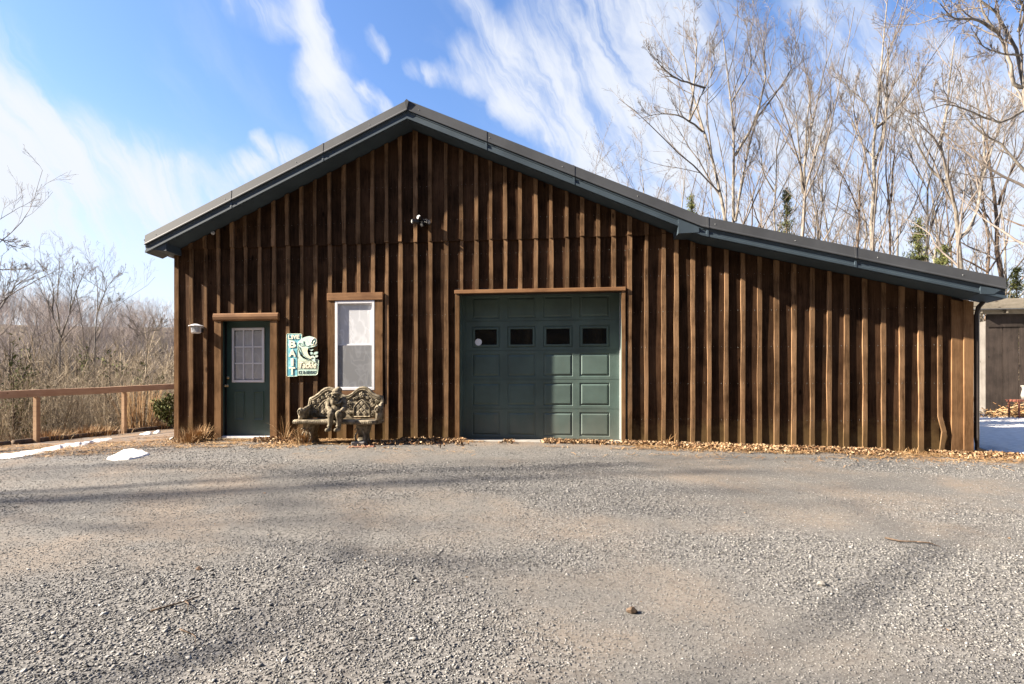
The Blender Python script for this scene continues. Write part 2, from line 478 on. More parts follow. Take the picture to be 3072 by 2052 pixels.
def text_mesh(s, size, extrude, shear=0.0, bold=0.0):
    cu = bpy.data.curves.new('t', 'FONT'); cu.body = s; cu.size = size; cu.extrude = extrude; cu.shear = shear
    cu.offset = bold; cu.resolution_u = 3
    o = bpy.data.objects.new('t', cu); COL.objects.link(o)
    dg = bpy.context.evaluated_depsgraph_get()
    me = bpy.data.meshes.new_from_object(o.evaluated_get(dg))
    bpy.data.objects.remove(o)
    return me

def place_text(name, s, x0, x1, z0, z1, y, depth, mat, parent, shear=0.0, bold=0.0):
    """text fitted to the box x0..x1, z0..z1, front at world y"""
    me = text_mesh(s, 1.0, 0.5, shear, bold)
    co = np.empty(len(me.vertices) * 3, np.float32); me.vertices.foreach_get('co', co); co = co.reshape(-1, 3)
    mn, mx = co.min(0), co.max(0)
    out = np.empty_like(co)
    out[:, 0] = x0 + (co[:, 0] - mn[0]) / (mx[0] - mn[0]) * (x1 - x0)
    out[:, 2] = z0 + (co[:, 1] - mn[1]) / (mx[1] - mn[1]) * (z1 - z0)
    out[:, 1] = y + (1 - (co[:, 2] - mn[2]) / (mx[2] - mn[2])) * depth
    out -= np.array(world_of(parent))
    me.vertices.foreach_set('co', out.ravel()); me.update()
    return obj(name, me, mat, parent)

def vnoise(x, y, sc, seed):
    g = np.random.default_rng(seed).random((128, 128))
    x = np.asarray(x) / sc + 1000; y = np.asarray(y) / sc + 1000
    xi = np.floor(x).astype(int); yi = np.floor(y).astype(int)
    fx = x - xi; fy = y - yi; fx = fx * fx * (3 - 2 * fx); fy = fy * fy * (3 - 2 * fy)
    a = g[xi % 128, yi % 128]; b = g[(xi + 1) % 128, yi % 128]; c = g[xi % 128, (yi + 1) % 128]; d = g[(xi + 1) % 128, (yi + 1) % 128]
    return (a * (1 - fx) + b * fx) * (1 - fy) + (c * (1 - fx) + d * fx) * fy
def fnoise(x, y, sc, seed, o=4):
    return sum(vnoise(x, y, sc / 2 ** i, seed + i) / 2 ** i for i in range(o)) / sum(1 / 2 ** i for i in range(o))
def sstep(v, a, b):
    t = np.clip((np.asarray(v, float) - a) / (b - a), 0, 1); return t * t * (3 - 2 * t)

# ------------------------------------------------------------------ the ground
def H(x, y):
    x = np.asarray(x, float); y = np.asarray(y, float)
    h = np.interp(x, [-6.3, -5, 0, 3.5, 7.3, 12], [-.085, -.065, -.035, -.085, -.175, -.21])
    h = h - .42 * sstep(-y, .2, 9) - .25 * sstep(-x, 6.3, 10.6)
    k = sstep(y, -4, .4)
    e = -x - 11.0
    h = h - k * (7.5 * sstep(e, 0, 16)) + k * 25 * sstep(e + y * .15, 40, 170)
    h = h + sstep(y, 12, 80) * 5.0 * sstep(x, -6, 8) + 12 * sstep(y, 90, 260) * sstep(e, -30, 10)
    h = h + 20 * sstep(-y, 13, 46)
    near = 1 - sstep(np.hypot(x, y), 18, 30)
    front = sstep(-y, .1, 1.2)
    h = h + near * front * ((fnoise(x, y, 2.2, 5) - .5) * .05 + (fnoise(x, y, .35, 9, 2) - .5) * .012)
    h = h + (1 - near) * (fnoise(x, y, 9, 15) - .5) * .6
    return h

def loose(x, y):
    """0 compacted fines .. 1 loose stones; long drifts follow the wheel tracks"""
    a = fnoise(x * .35 + y * .12, y, .9, 21, 4)
    b = fnoise(x, y, 1.6, 31, 4)
    g = .55 * a + .45 * b
    g = g + .16 * np.exp(-((x + 1.2) ** 2 / 2.2 + (y + 6.1) ** 2 / .5)) + .12 * np.exp(-((x - 2.9) ** 2 / 2.5 + (y + 6.3) ** 2 / .25))
    g = g - .16 * np.exp(-((x + 1.7) ** 2 / 5.0 + (y + 3.7) ** 2 / .9)) - .10 * np.exp(-((x - 1.4) ** 2 / .9 + (y + 6.0) ** 2 / .7))
    return sstep(g, .40, .60)

def axis(lo, hi, step, far_lo, far_hi, ratio=1.16):
    c = list(np.arange(lo, hi + 1e-6, step))
    s = step
    while c[-1] < far_hi: s *= ratio; c.append(c[-1] + s)
    s = step; pre = []
    v = lo
    while v > far_lo: s *= ratio; v -= s; pre.append(v)
    return np.array(pre[::-1] + c)
def build_ground():
    xs = axis(-12.5, 10.5, .085, -420, 420); ys = axis(-9.0, 1.6, .085, -120, 460)
    X, Y = np.meshgrid(xs, ys, indexing='ij')
    Z = H(X, Y)
    nx, ny = X.shape
    me = bpy.data.meshes.new('ground')
    me.vertices.add(nx * ny)
    me.vertices.foreach_set('co', np.stack([X, Y, Z], -1).astype(np.float32).ravel())
    i = np.arange(nx * ny).reshape(nx, ny)
    q = np.stack([i[:-1, :-1], i[1:, :-1], i[1:, 1:], i[:-1, 1:]], -1).reshape(-1, 4)
    me.loops.add(q.size); me.loops.foreach_set('vertex_index', q.ravel().astype(np.int32))
    me.polygons.add(len(q)); me.polygons.foreach_set('loop_start', (np.arange(len(q)) * 4).astype(np.int32))
    me.polygons.foreach_set('use_smooth', np.ones(len(q), bool))
    for nm, arr in (('loose', loose(X, Y)),
                    ('litter', np.clip(sstep(Y, -1.0 , -.05) * (.55 + .45 * sstep(X, 1, 3)) + sstep(-X, 6.0, 8.5) * sstep(Y, -3.6, -.5) * .9
                                       + sstep(-X, 3.2, 7) * sstep(Y, -2.6, -.8) * .75, 0, 1)),
                    ('wild', np.clip(sstep(-X - 10.9 + .15 * np.sin(Y * 3), 0, .5) * sstep(Y, -2, -.5) + sstep(Y, 10, 14) + sstep(-X, 14, 18) + sstep(X, 14, 18) * sstep(Y, -4, 2) + sstep(-Y, 12.5, 15), 0, 1))):
        a = me.attributes.new(nm, 'FLOAT', 'POINT'); a.data.foreach_set('value', arr.astype(np.float32).ravel())
    me.update(calc_edges=True)
    m, t, bs = new_mat('gravel_yard')
    tc = t.n('ShaderNodeTexCoord').outputs['Object']
    A = lambda n: t.n('ShaderNodeAttribute', attribute_name=n).outputs['Fac']
    vo = t.n('ShaderNodeTexVoronoi', inp={0: tc}); vo.inputs['Scale'].default_value = 62
    vo2 = t.n('ShaderNodeTexVoronoi', inp={0: tc}); vo2.inputs['Scale'].default_value = 130
    sepc = t.n('ShaderNodeSeparateColor', inp={0: vo.outputs['Color']}).outputs[0]
    stones = t.mix(sepc, (0.036, 0.036, 0.036), (0.168, 0.162, 0.152))
    fines_n = t.noise(tc, 110, 6, .85)
    big = t.noise(tc, .9, 5, .6)
    fines = t.mix(t.step(fines_n, .25, .75), (0.046, 0.043, 0.039), (0.158, 0.149, 0.135))
    fines = t.mix(t.m('MULTIPLY', t.step(big, .42, .68), .70), fines, (0.165, 0.128, 0.094))
    lo = t.m('ADD', A('loose'), t.m('MULTIPLY', t.m('SUBTRACT', t.noise(tc, 5, 5, .7), .5), 1.1), clamp=True)
    c = t.mix(t.m('ADD', .25, t.m('MULTIPLY', lo, .65)), fines, stones)
    ln = t.noise(tc, 7, 6, .7)
    lm = t.m('MULTIPLY', A('litter'), t.step(ln, .36, .62))
    lcol = t.mix(t.step(t.noise(tc, 90, 4, .7), .3, .7), (0.09, 0.05, 0.022), (0.25, 0.15, 0.07))
    c = t.mix(t.m('MULTIPLY', lm, .85), c, lcol)
    wc = t.mix(t.step(t.noise(tc, 2.0, 7, .7), .35, .65), (0.055, 0.042, 0.024), (0.15, 0.112, 0.064))
    c = t.mix(A('wild'), c, wc)
    link(t, c, bs.inputs['Base Color'])
    bs.inputs['Roughness'].default_value = .92; bs.inputs['Specular IOR Level'].default_value = .15
    hgt = t.m('ADD', t.m('MULTIPLY', t.m('SUBTRACT', 1, vo.outputs['Distance']), t.m('ADD', .25, t.m('MULTIPLY', .8, lo))), t.m('MULTIPLY', fines_n, .7))
    hgt = t.m('ADD', hgt, t.m('MULTIPLY', t.m('SUBTRACT', 1, vo2.outputs['Distance']), .35))
    b = t.n('ShaderNodeBump', inp={2: hgt}); b.inputs['Strength'].default_value = .9; b.inputs['Distance'].default_value = .010
    link(t, b.outputs[0], bs.inputs['Normal'])
    obj('ground', me, m, kind='structure')
build_ground()

def rot_mats(n, tilt=None):
    """n random rotations; tilt limits how far pieces lean from flat"""
    a = R.random(n) * 2 * PI
    if tilt is None: tx = R.random(n) * 2 * PI; ty = R.random(n) * PI
    else: tx = R.normal(0, tilt, n); ty = R.normal(0, tilt, n)
    ca, sa = np.cos(a), np.sin(a); cx, sx = np.cos(tx), np.sin(tx); cy, sy = np.cos(ty), np.sin(ty)
    o = np.zeros(n); i = np.ones(n)
    Rz = np.stack([ca, -sa, o, sa, ca, o, o, o, i], -1).reshape(n, 3, 3)
    Rx = np.stack([i, o, o, o, cx, -sx, o, sx, cx], -1).reshape(n, 3, 3)
    Ry = np.stack([cy, o, sy, o, i, o, -sy, o, cy], -1).reshape(n, 3, 3)
    return Rz @ Rx @ Ry
OCT = np.array([(1, 0, 0), (-1, 0, 0), (0, 1, 0), (0, -1, 0), (0, 0, 1), (0, 0, -1)], float)
OCTF = [(0, 2, 4), (2, 1, 4), (1, 3, 4), (3, 0, 4), (2, 0, 5), (1, 2, 5), (3, 1, 5), (0, 3, 5)]
CUB = np.array([(x, y, z) for x in (-1, 1) for y in (-1, 1) for z in (-1, 1)], float)
def build_gravel():
    pts = []; size = []
    # rings round the camera: fewer stones per square metre further out, all of them real
    for z0, z1, dens in ((2.2, 3.0, 7400), (3.0, 4.2, 5200), (4.2, 5.6, 3200), (5.6, 7.2, 1900), (7.2, 9.6, 950)):
        area = (z1 - z0) * (z1 + z0) * 1.0
        n = int(area * dens)
        z = np.sqrt(R.random(n) * (z1 ** 2 - z0 ** 2) + z0 ** 2); u = (R.random(n) * 2 - 1) * 1.02
        s, c = math.sin(TH), math.cos(TH)
        x = CX + z * (-s + u * c); y = CY + z * (c + u * s)
        g = loose(x, y)
        keep = (R.random(n) < .90 + .10 * g) & (y < -.25) & ~((x < -10.8))
        x, y, g, z = x[keep], y[keep], g[keep], z[keep]
        pts.append(np.stack([x, y], -1))
        far = np.interp(z, [2, 9], [1.0, 1.5])
        size.append((.0028 + .0040 * R.random(len(x)) ** 2 + .0062 * g * R.random(len(x)) ** 1.6) * far)
    P = np.concatenate(pts); S = np.concatenate(size); n = len(P)
    print('stones', n)
    S = S * (1 + .8 * (R.random(n) < .03) * (P[:, 0] < 1.0) * (P[:, 1] < -5.5)) * .82
    V = OCT[None] * (1 + R.normal(0, .22, (n, 6, 1))) + R.normal(0, .13, (n, 6, 3))
    V *= np.stack([R.uniform(.9, 1.7, n), R.uniform(.7, 1.1, n), R.uniform(.25, .5, n)], -1)[:, None] * S[:, None, None]
    V = np.einsum('nij,nkj->nki', rot_mats(n, .35), V)
    V[:, :, 0] += P[:, None, 0]; V[:, :, 1] += P[:, None, 1]
    V[:, :, 2] += (H(P[:, 0], P[:, 1]) + S * .25)[:, None]
    bulk('gravel', V, OCTF, M['gravel'], np.clip(R.beta(2.0, 2.4, n), 0, 1), kind='stuff', label='loose crushed grey gravel covering the yard in front of the barn', category='gravel')
build_gravel()

def leaves(name, x, y, mat, size, tilt=.5, lift=.02, **props):
    n = len(x)
    s = size * R.uniform(.5, 1.25, n)
    b = R.uniform(.05, .5, n)
    V = np.zeros((n, 5, 3))
    V[:, 0] = (0, -1, 0); V[:, 1] = (.45, 0, 0); V[:, 2] = (0, 1, 0); V[:, 3] = (-.45, 0, 0); V[:, 4] = (0, 0, 0)
    V[:, 1, 2] = b; V[:, 3, 2] = b; V[:, 0, 2] = b * .6; V[:, 2, 2] = b * R.uniform(.2, 1.2, n)
    V += R.normal(0, .10, V.shape)
    V *= s[:, None, None]
    V = np.einsum('nij,nkj->nki', rot_mats(n, tilt), V)
    V[:, :, 0] += x[:, None]; V[:, :, 1] += y[:, None]
    V[:, :, 2] += (H(x, y) + lift * R.random(n) + .006)[:, None]
    return bulk(name, V, [(0, 1, 4), (1, 2, 4), (2, 3, 4), (3, 0, 4)], mat, R.random(n), **props)
def blades(name, x, y, mat, length, width, tilt=.15, lift=.006, heading=None, **props):
    """fallen needles and straw: thin bent strips"""
    n = len(x)
    L = length * R.uniform(.4, 1.2, n); w = width
    V = np.zeros((n, 6, 3)); bow = R.normal(0, .12, n)
    for i, t in enumerate((-.5, 0, .5)):
        V[:, 2 * i, 0] = t * L; V[:, 2 * i + 1, 0] = t * L
        V[:, 2 * i, 1] = w * (.5 if i == 1 else .3); V[:, 2 * i + 1, 1] = -w * (.5 if i == 1 else .3)
        if i == 1: V[:, 2 * i:2 * i + 2, 1] += (bow * L)[:, None]; V[:, 2 * i:2 * i + 2, 2] = (abs(bow) * L * .5)[:, None]
    V = np.einsum('nij,nkj->nki', rot_mats(n, tilt), V)
    V[:, :, 0] += x[:, None]; V[:, :, 1] += y[:, None]
    V[:, :, 2] += (H(x, y) + lift + .012 * R.random(n))[:, None]
    return bulk(name, V, [(0, 1, 3, 2), (2, 3, 5, 4)], mat, R.random(n), **props)
# ------------------------------------------------------------------ the barn
D = .38                                   # overhang of the gable roof
ROOF_T = [at(437, 708, -D), at(1222, 303, -D), at(2105, 650, -D), at(3015, 836, -D)]
def ztop(x):
    return float(np.interp(x, [p.x for p in ROOF_T], [p.z for p in ROOF_T]))
def zsof(x): return ztop(x) - .32
XL = at(527, 1300).x; XR = at(2911, 1300).x
XM = at(2050, 700).x                       # main gable ends, lean-to begins
YB = 10.5                                  # depth of the barn
def zbase(x): return float(np.interp(x, [XL, 0, 3.2, XR], [-.10, -.08, -.10, -.19]))
def px(x, Y=0.0): return at(x, 1159, Y).x
def pz(x, y, Y=0.0): return at(x, y, Y).z
barn = thing('barn', 'long low gabled barn of dark board and batten siding with lean-to on right', 'barn', ((XL + XR) / 2, YB / 2, 0))

G0, G1, GT = px(1378), px(1866), pz(1620, 878)          # garage opening
D0, D1, DT = px(663), px(810), pz(737, 962)             # entry door opening
W0, W1, WB, WT = px(1008), px(1127), pz(1067, 1170), pz(1067, 903)
OPEN = [(G0, G1, -1, GT), (D0, D1, -1, DT), (W0, W1, WB, WT)]
ZBELT_L, ZBELT_R = pz(527, 748, -.02), pz(2040, 700, -.02)
def zbelt(x): return ZBELT_L + (ZBELT_R - ZBELT_L) * (x - XL) / (px(2040) - XL)

def pieces(x0, x1, z0, zf):
    """column x0..x1 from z0 up to zf(x), minus the openings; list of (x0,x1,zlo,zhi function)"""
    segs = [(x0, x1, z0, None)]
    for (a, b, lo, hi) in OPEN:
        new = []
        for (p, q, s, e) in segs:
            top = e if e is not None else zf((p + q) / 2)
            if q <= a or p >= b or top <= lo or s >= hi: new.append((p, q, s, e)); continue
            if p < a - .004: new.append((p, a, s, e))
            if q > b + .004: new.append((b, q, s, e))
            pa, pb = max(p, a), min(q, b)
            if s < lo: new.append((pa, pb, s, lo))
            if e is None or e > hi: new.append((pa, pb, hi, e))
        segs = new
    return segs

def plank(mb, x0, x1, z0, zf, yf, th, nseg, wob=0.0, warp=0.0, cup=0.0):
    """upright plank, uneven edges and face, top cut to follow zf(x)"""
    h = zf((x0 + x1) / 2) - z0
    if h < .02: return
    cols = 3
    ph = [random.uniform(0, 6.28) for _ in range(6)]
    vs = []; n = nseg + 1
    for i in range(n):
        t = i / nseg
        wl = wob * (math.sin(ph[0] + t * h * 2.1) * .6 + math.sin(ph[1] + t * h * 5.3) * .4 + random.uniform(-.35, .35))
        wr = wob * (math.sin(ph[2] + t * h * 2.4) * .6 + math.sin(ph[3] + t * h * 4.7) * .4 + random.uniform(-.35, .35)) * .5
        dy = warp * math.sin(ph[4] + t * h * 1.3)
        tw = warp * math.sin(ph[5] + t * h * 1.1)
        for c in range(cols):
            f = c / (cols - 1)
            x = (x0 + wl) * (1 - f) + (x1 + wr) * f
            z = z0 + t * (zf(x) - z0)
            y = yf + dy + tw * (f - .5) - cup * (1 - (2 * f - 1) ** 2)
            vs.append((x, y, z))
    m = len(vs)
    back = [(v[0], yf + th, v[2]) for v in vs]
    fs = []
    for i in range(nseg):
        for c in range(cols - 1):
            a = i * cols + c
            fs.append((a, a + 1, a + cols + 1, a + cols))
        a = i * cols; fs.append((a, a + cols, a + cols + m, a + m))
        a = i * cols + cols - 1; fs.append((a, a + m, a + cols + m, a + cols))
    fs.append((0, m, m + 1, 1)); fs.append((1, m + 1, m + 2, 2))
    a = nseg * cols; fs.append((a, a + 1, a + 1 + m, a + m)); fs.append((a + 1, a + 2, a + 2 + m, a + 1 + m))
    mb.add(vs + back, fs)

BX = [527, 573, 616, 655, 697, 736, 779, 822, 863, 905, 946, 989, 1033, 1076, 1118, 1160, 1201, 1247, 1291, 1338, 1384, 1429, 1472, 1515, 1560,
      1607, 1653, 1700, 1746, 1794, 1840, 1888, 1938, 1990]
BX_L = [2028, 2078, 2127, 2178, 2228, 2278, 2329, 2381, 2436, 2487, 2539, 2594, 2650, 2705, 2762, 2819]
bx = [px(v + 1, -.02) for v in BX]; bl = [px(v + 1, -.02) for v in BX_L]
def rect_minus(mb, x0, x1, z0, zf, y0, y1):
    for (p, q, s, e) in pieces(x0, x1, z0, zf):
        if e is None: mb.prism([(p, s), (q, s), (q, zf(q)), (p, zf(p))], y0, y1)
        else: mb.prism([(p, s), (q, s), (q, e), (p, e)], y0, y1)
# sheathing behind the boards, side and back walls
mb = MB()
cuts = sorted([XL + .02, XR - .02, ROOF_T[1].x, ROOF_T[2].x, G0, G1, D0, D1, W0, W1])
for a, b in zip(cuts[:-1], cuts[1:]): rect_minus(mb, a, b, -.3, zsof, .024, .055)
mb.build('sheathing', M['sheath'], barn)
for (xx, nm) in ((XL, -1), (XR, 1)):
    for k in range(12):
        y0 = .03 + k * (YB - .03) / 12
        m2 = MB(); a, b = (xx, xx + .025) if nm < 0 else (xx - .025, xx)
        m2.box(a, b, y0, y0 + (YB - .03) / 12 - .006, -.45, zsof(xx) - .01)
        m2.build('side_board', M['board'], barn)
MB().prism([(XL, -.4), (XR, -.4), (XR, zsof(XR)), (ROOF_T[2].x, zsof(ROOF_T[2].x)), (ROOF_T[1].x, zsof(ROOF_T[1].x)), (XL, zsof(XL))], YB, YB + .05).build('back_wall', M['board'], barn)

# lower boards
edges = bx + bl + [px(2858, -.02)]
for i in range(len(edges) - 1):
    x0, x1 = edges[i], edges[i + 1]
    if i == 0: x0 = XL + .02
    lean = x0 >= bl[0] - .01 or i >= len(bx) - 1
    zf = (lambda x: zsof(x) - .004) if lean else (lambda x: min(zbelt(x) + .05, zsof(x) - .004))
    for (p, q, s, e) in pieces(x0 + .002, x1 - .002, zbase((x0 + x1) / 2) - .03 + random.uniform(0, .02), zf):
        m2 = MB()
        plank(m2, p, q, s, (zf if e is None else (lambda x, e=e: e)), 0.0, .024, 9, 0, .0045, random.uniform(-.0045, .002))
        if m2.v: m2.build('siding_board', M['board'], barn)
# upper gable boards sit over the lower ones
for i in range(len(bx) - 1):
    x0, x1 = bx[i], bx[i + 1]
    if i == 0: x0 = XL
    zf = lambda x: zsof(x) - .004
    zlo = zbelt((x0 + x1) / 2) - .012 + random.uniform(-.006, .006)
    if zf((x0 + x1) / 2) - zlo < .03: continue
    m2 = MB(); plank(m2, x0 + .002, x1 - .002, zlo, zf, -.022, .022, 8, 0, .004, random.uniform(-.003, .002))
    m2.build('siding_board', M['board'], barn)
# battens
TRIMS = [(px(980, -.05), px(1148, -.05), -1, pz(1060, 878, -.05)), (px(638, -.05), px(834, -.05), -1, pz(737, 939, -.05)), (px(1365, -.04), px(1876, -.04), -1, pz(1620, 868, -.04))]
for i, x in enumerate(bx[1:]):
    w = random.uniform(.058, .075)
    z0 = zbase(x) - .02 + random.uniform(0, .03)
    z1 = lambda q: min(zbelt(q) - .004, zsof(q) - .01)
    hit = [t for t in TRIMS if t[0] - .02 < x < t[1] + .02]
    if hit: z0 = hit[0][3] + .002
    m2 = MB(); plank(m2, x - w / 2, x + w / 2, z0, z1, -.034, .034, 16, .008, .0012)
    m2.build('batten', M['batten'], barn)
    zl = zbelt(x) - .005 + random.uniform(-.012, .012)
    if zsof(x) - .01 - zl > .04:
        w = random.uniform(.055, .075)
        m2 = MB(); plank(m2, x - w / 2 - .004, x + w / 2 - .004, zl, lambda q: zsof(q) - .01, -.056, .034, 14, .009, .0012)
        m2.build('batten', M['batten'], barn)
    if hit and hit[0][2] == -1 and i in ():
        pass
# the stretch of wall under the window also has battens
for x in bx:
    if TRIMS[0][0] < x < TRIMS[0][1]:
        m2 = MB(); plank(m2, x - .03, x + .03, zbase(x) - .02, lambda q: WB - .13, -.0235, .0235, 6, .004, .001); m2.build('batten', M['batten'], barn)
for i, x in enumerate(bl):
    w = random.uniform(.06, .078)
    if i == len(bl) - 1:      # the last one is bent outwards near the foot
        m2 = MB(); zz = [zbase(x) - .02, .18, .42, .75, 1.6, zsof(x) - .01]; of = [.012, .045, .0, 0, 0, 0]
        for a in range(5):
            za, zb = zz[a], zz[a + 1]
            m2.add([(x - .03 + of[a], -.025 - of[a] * .5, za), (x + .035 + of[a], -.025 - of[a] * .5, za), (x + .035 + of[a + 1], -.025 - of[a + 1] * .5, zb), (x - .03 + of[a + 1], -.025 - of[a + 1] * .5, zb),
                    (x - .03 + of[a], 0 - of[a] * .5, za), (x + .035 + of[a], 0 - of[a] * .5, za), (x + .035 + of[a + 1], 0 - of[a + 1] * .5, zb), (x - .03 + of[a + 1], 0 - of[a + 1] * .5, zb)],
                   [(0, 1, 2, 3), (4, 7, 6, 5), (0, 3, 7, 4), (1, 5, 6, 2)] + ([(0, 4, 5, 1)] if a == 0 else []) + ([(3, 2, 6, 7)] if a == 4 else []))
        m2.build('batten', M['batten'], barn, label='split batten bent outwards near its foot')
        continue
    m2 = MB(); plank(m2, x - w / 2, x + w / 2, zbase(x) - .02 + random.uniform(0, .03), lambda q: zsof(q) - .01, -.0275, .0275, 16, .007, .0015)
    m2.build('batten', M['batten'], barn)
# corner boards
for (a, b, nm) in ((XL - .012, XL + .075, 0), (px(2856, -.03), XR + .01, 1)):
    m2 = MB(); plank(m2, a, b, zbase(a) - .04, (lambda q: zsof(q) - .05), -.027, .05, 10, .003, .001); m2.build('corner_board', M['trim'], barn)
m2 = MB(); plank(m2, px(2893, -.05), XR + .014, zbase(XR) - .04, lambda q: zsof(q) - .02, -.050, .022, 10, .003, .001); m2.build('corner_board', M['trim'], barn)

# roof: steel sheets, ribbed, over the three slopes
def roof_slope(p, q, name):
    m2 = MB()
    x0, z0, x1, z1 = p.x, p.z, q.x, q.z
    m2.prism([(x0, z0 - .012), (x1, z1 - .012), (x1, z1 - .05), (x0, z0 - .05)], -D + .08, YB + .4)
    n = 28
    for k in range(n):
        y = -D + .25 + k * (YB + .4) / n
        m2.prism([(x0, z0 - .012), (x1, z1 - .012), (x1, z1 + .012), (x0, z0 + .012)], y, y + .03)
    m2.build(name, M['roof'], barn)
    # rake trim: leaning upper face, stepped lower fascia and soffit
    dx = 0.0
    def band(prof, nm, mt):
        vs = [(x0, y, z0 + dz) for (y, dz) in prof] + [(x1, y, z1 + dz) for (y, dz) in prof]
        k = len(prof)
        fs = [tuple(range(k)), tuple(range(2 * k - 1, k - 1, -1))] + [(i, (i + 1) % k, (i + 1) % k + k, i + k) for i in range(k)]
        MB().add(vs, fs).build(nm, mt, barn)
    band([(-D + .01, .0), (-D - .016, .008), (-D - .03, -.135), (-D - .036, -.15), (-D - .036, -.165), (-D + .02, -.165), (-D + .08, -.02)], 'rake_trim', M['roof'])
    band([(-D - .012, -.167), (-D - .012, -.195), (-D - .002, -.205), (-D - .002, -.255), (-D - .018, -.265), (-D - .018, -.30), (-D + .03, -.30), (-D + .03, -.167)], 'fascia', M['roof_blue'])
    band([(-D + .032, -.288), (-D + .032, -.305), (.022, -.312), (.022, -.292)], 'soffit', M['roof_blue'])
for a, b in zip(ROOF_T[:-1], ROOF_T[1:]): roof_slope(a, b, 'roof_panel')
# lapped joints and screw heads along the rake trim
def joints(p, q, ts):
    for t_ in ts:
        for (w_, prof, nm, mt) in ((.03, [(-D + .01, .004), (-D - .020, .011), (-D - .034, -.135), (-D - .040, -.15), (-D - .040, -.168), (-D + .01, -.168)], 'trim_lap', M['roof']), (.03, [(-D - .016, -.172), (-D - .016, -.200), (-D - .022, -.266), (-D - .022, -.302), (-D + .01, -.302), (-D + .01, -.172)], 'trim_lap', M['roof_blue'])):
            L_ = (q - p).length; f0 = t_ - w_ / L_ / 2; f1 = t_ + w_ / L_ / 2
            a = p.lerp(q, f0); b = p.lerp(q, f1); k = len(prof)
            vs = [(a.x, y, a.z + dz) for y, dz in prof] + [(b.x, y, b.z + dz) for y, dz in prof]
            MB().add(vs, [tuple(range(k)), tuple(range(2 * k - 1, k - 1, -1))] + [(i, (i + 1) % k, (i + 1) % k + k, i + k) for i in range(k)]).build(nm, mt, barn)
joints(ROOF_T[0], ROOF_T[1], (.34, .69)); joints(ROOF_T[1], ROOF_T[2], (.28, .58)); joints(ROOF_T[2], ROOF_T[3], (.02, .52))
P = np.array([tuple(a.lerp(b, (k + .5) / n) + Vector((0, -D - .036, -.085))) for a, b, n in zip(ROOF_T[:-1], ROOF_T[1:], (11, 12, 11)) for k in range(0, n, 3)])
P[:, 1] = -D - .026
bulk('screw', OCT[None] * .008 + P[:, None], OCTF, M['lens'], None, barn, kind='stuff')
pk = ROOF_T[1]
MB().prism([(pk.x - .035, pk.z - .02), (pk.x, pk.z + .012), (pk.x + .035, pk.z - .015), (pk.x, pk.z - .17)], -D - .044, -D + .06).build('ridge_cap', M['roof'], barn)
MB().prism([(pk.x - .15, pk.z - .065), (pk.x, pk.z + .02), (pk.x + .15, pk.z - .055), (pk.x, pk.z - .02)], -D + .06, YB + .4).build('ridge_cap', M['roof'], barn)
# cornice returns
def ret(xa, xb, zlo, zt, slope_x):
    m2 = MB(); m2.prism([(xa, zlo), (xb, zlo - .0), (xb, zt(xb)), (xa, zt(xa))], -D + .0, .02); m2.build('cornice_return', M['roof_blue'], barn, bevel=.004)
zl = pz(480, 752, -D)
m2 = MB(); m2.prism([(px(449, -D), pz(449, 742, -D)), (px(462, -D), zl + .015), (px(498, -D), zl - .005), (px(498, -D), ztop(px(498, -D)) - .285), (px(449, -D), ztop(px(449, -D)) - .285 + .12)], -D + .005, .30)
m2.build('cornice_return', M['roof_blue'], barn)
xa, xb = px(2034, -D), px(2096, -D)
m2 = MB(); m2.prism([(xa, pz(2034, 701, -D)), (xb, pz(2096, 698, -D)), (xb, ztop(xb) - .2), (xa, ztop(xa) - .2)], -D - .022, .02); m2.build('cornice_return', M['roof_blue'], barn)
xa, xb = px(2938, -D), px(3004, -D)
m2 = MB(); m2.prism([(xa, pz(2938, 882, -D)), (xb - .12, pz(2985, 883, -D)), (xb, ztop(xb) - .17), (xa, ztop(xa) - .2)], -D - .022, .30); m2.build('cornice_return', M['roof_blue'], barn)
# gutters and downspouts
for (p, sg) in ((ROOF_T[0], -1), (ROOF_T[3], 1)):
    x, z = p.x, p.z
    prof = [(x - sg * .02, z - .045), (x + sg * .085, z - .04), (x + sg * .09, z - .06), (x + sg * .07, z - .075), (x + sg * .04, z - .13), (x - sg * .02, z - .135)]
    MB().prism(prof, -D + .06, YB + .4).build('gutter', M['gutter'], barn)
xs_ = XL - .035
tz = at(490, 752, -.1)
MB().tube([(px(493, .1), .12, pz(493, 742, .1)), (px(496, .1), .12, pz(496, 756, .1)), (px(506, .1), .12, pz(506, 766, .1)), (xs_ - .02, .12, pz(524, 775, .1)), (xs_, .12, pz(524, 800, .1)), (xs_, .12, .12), (xs_, .10, -.02), (xs_ + .0, -.10, -.10)], .032, 8).build('downspout', M['gutter'], barn, smooth=True)
xs_ = XR + .085
MB().tube([(px(2972, -.05), -.05, pz(2972, 880, -.05)), (px(2968, -.05), -.05, pz(2966, 894, -.05)), (px(2950, -.03), -.03, pz(2950, 906, -.03)), (xs_ + .02, -.02, pz(2926, 922, .0)), (xs_, -.01, pz(2922, 945, .0)), (xs_, -.01, .1), (xs_ + .01, -.01, -.08), (xs_ + .16, -.08, -.155), (xs_ + .28, -.16, -.17)], .036, 8).build('downspout', M['gutter'], barn, smooth=True)

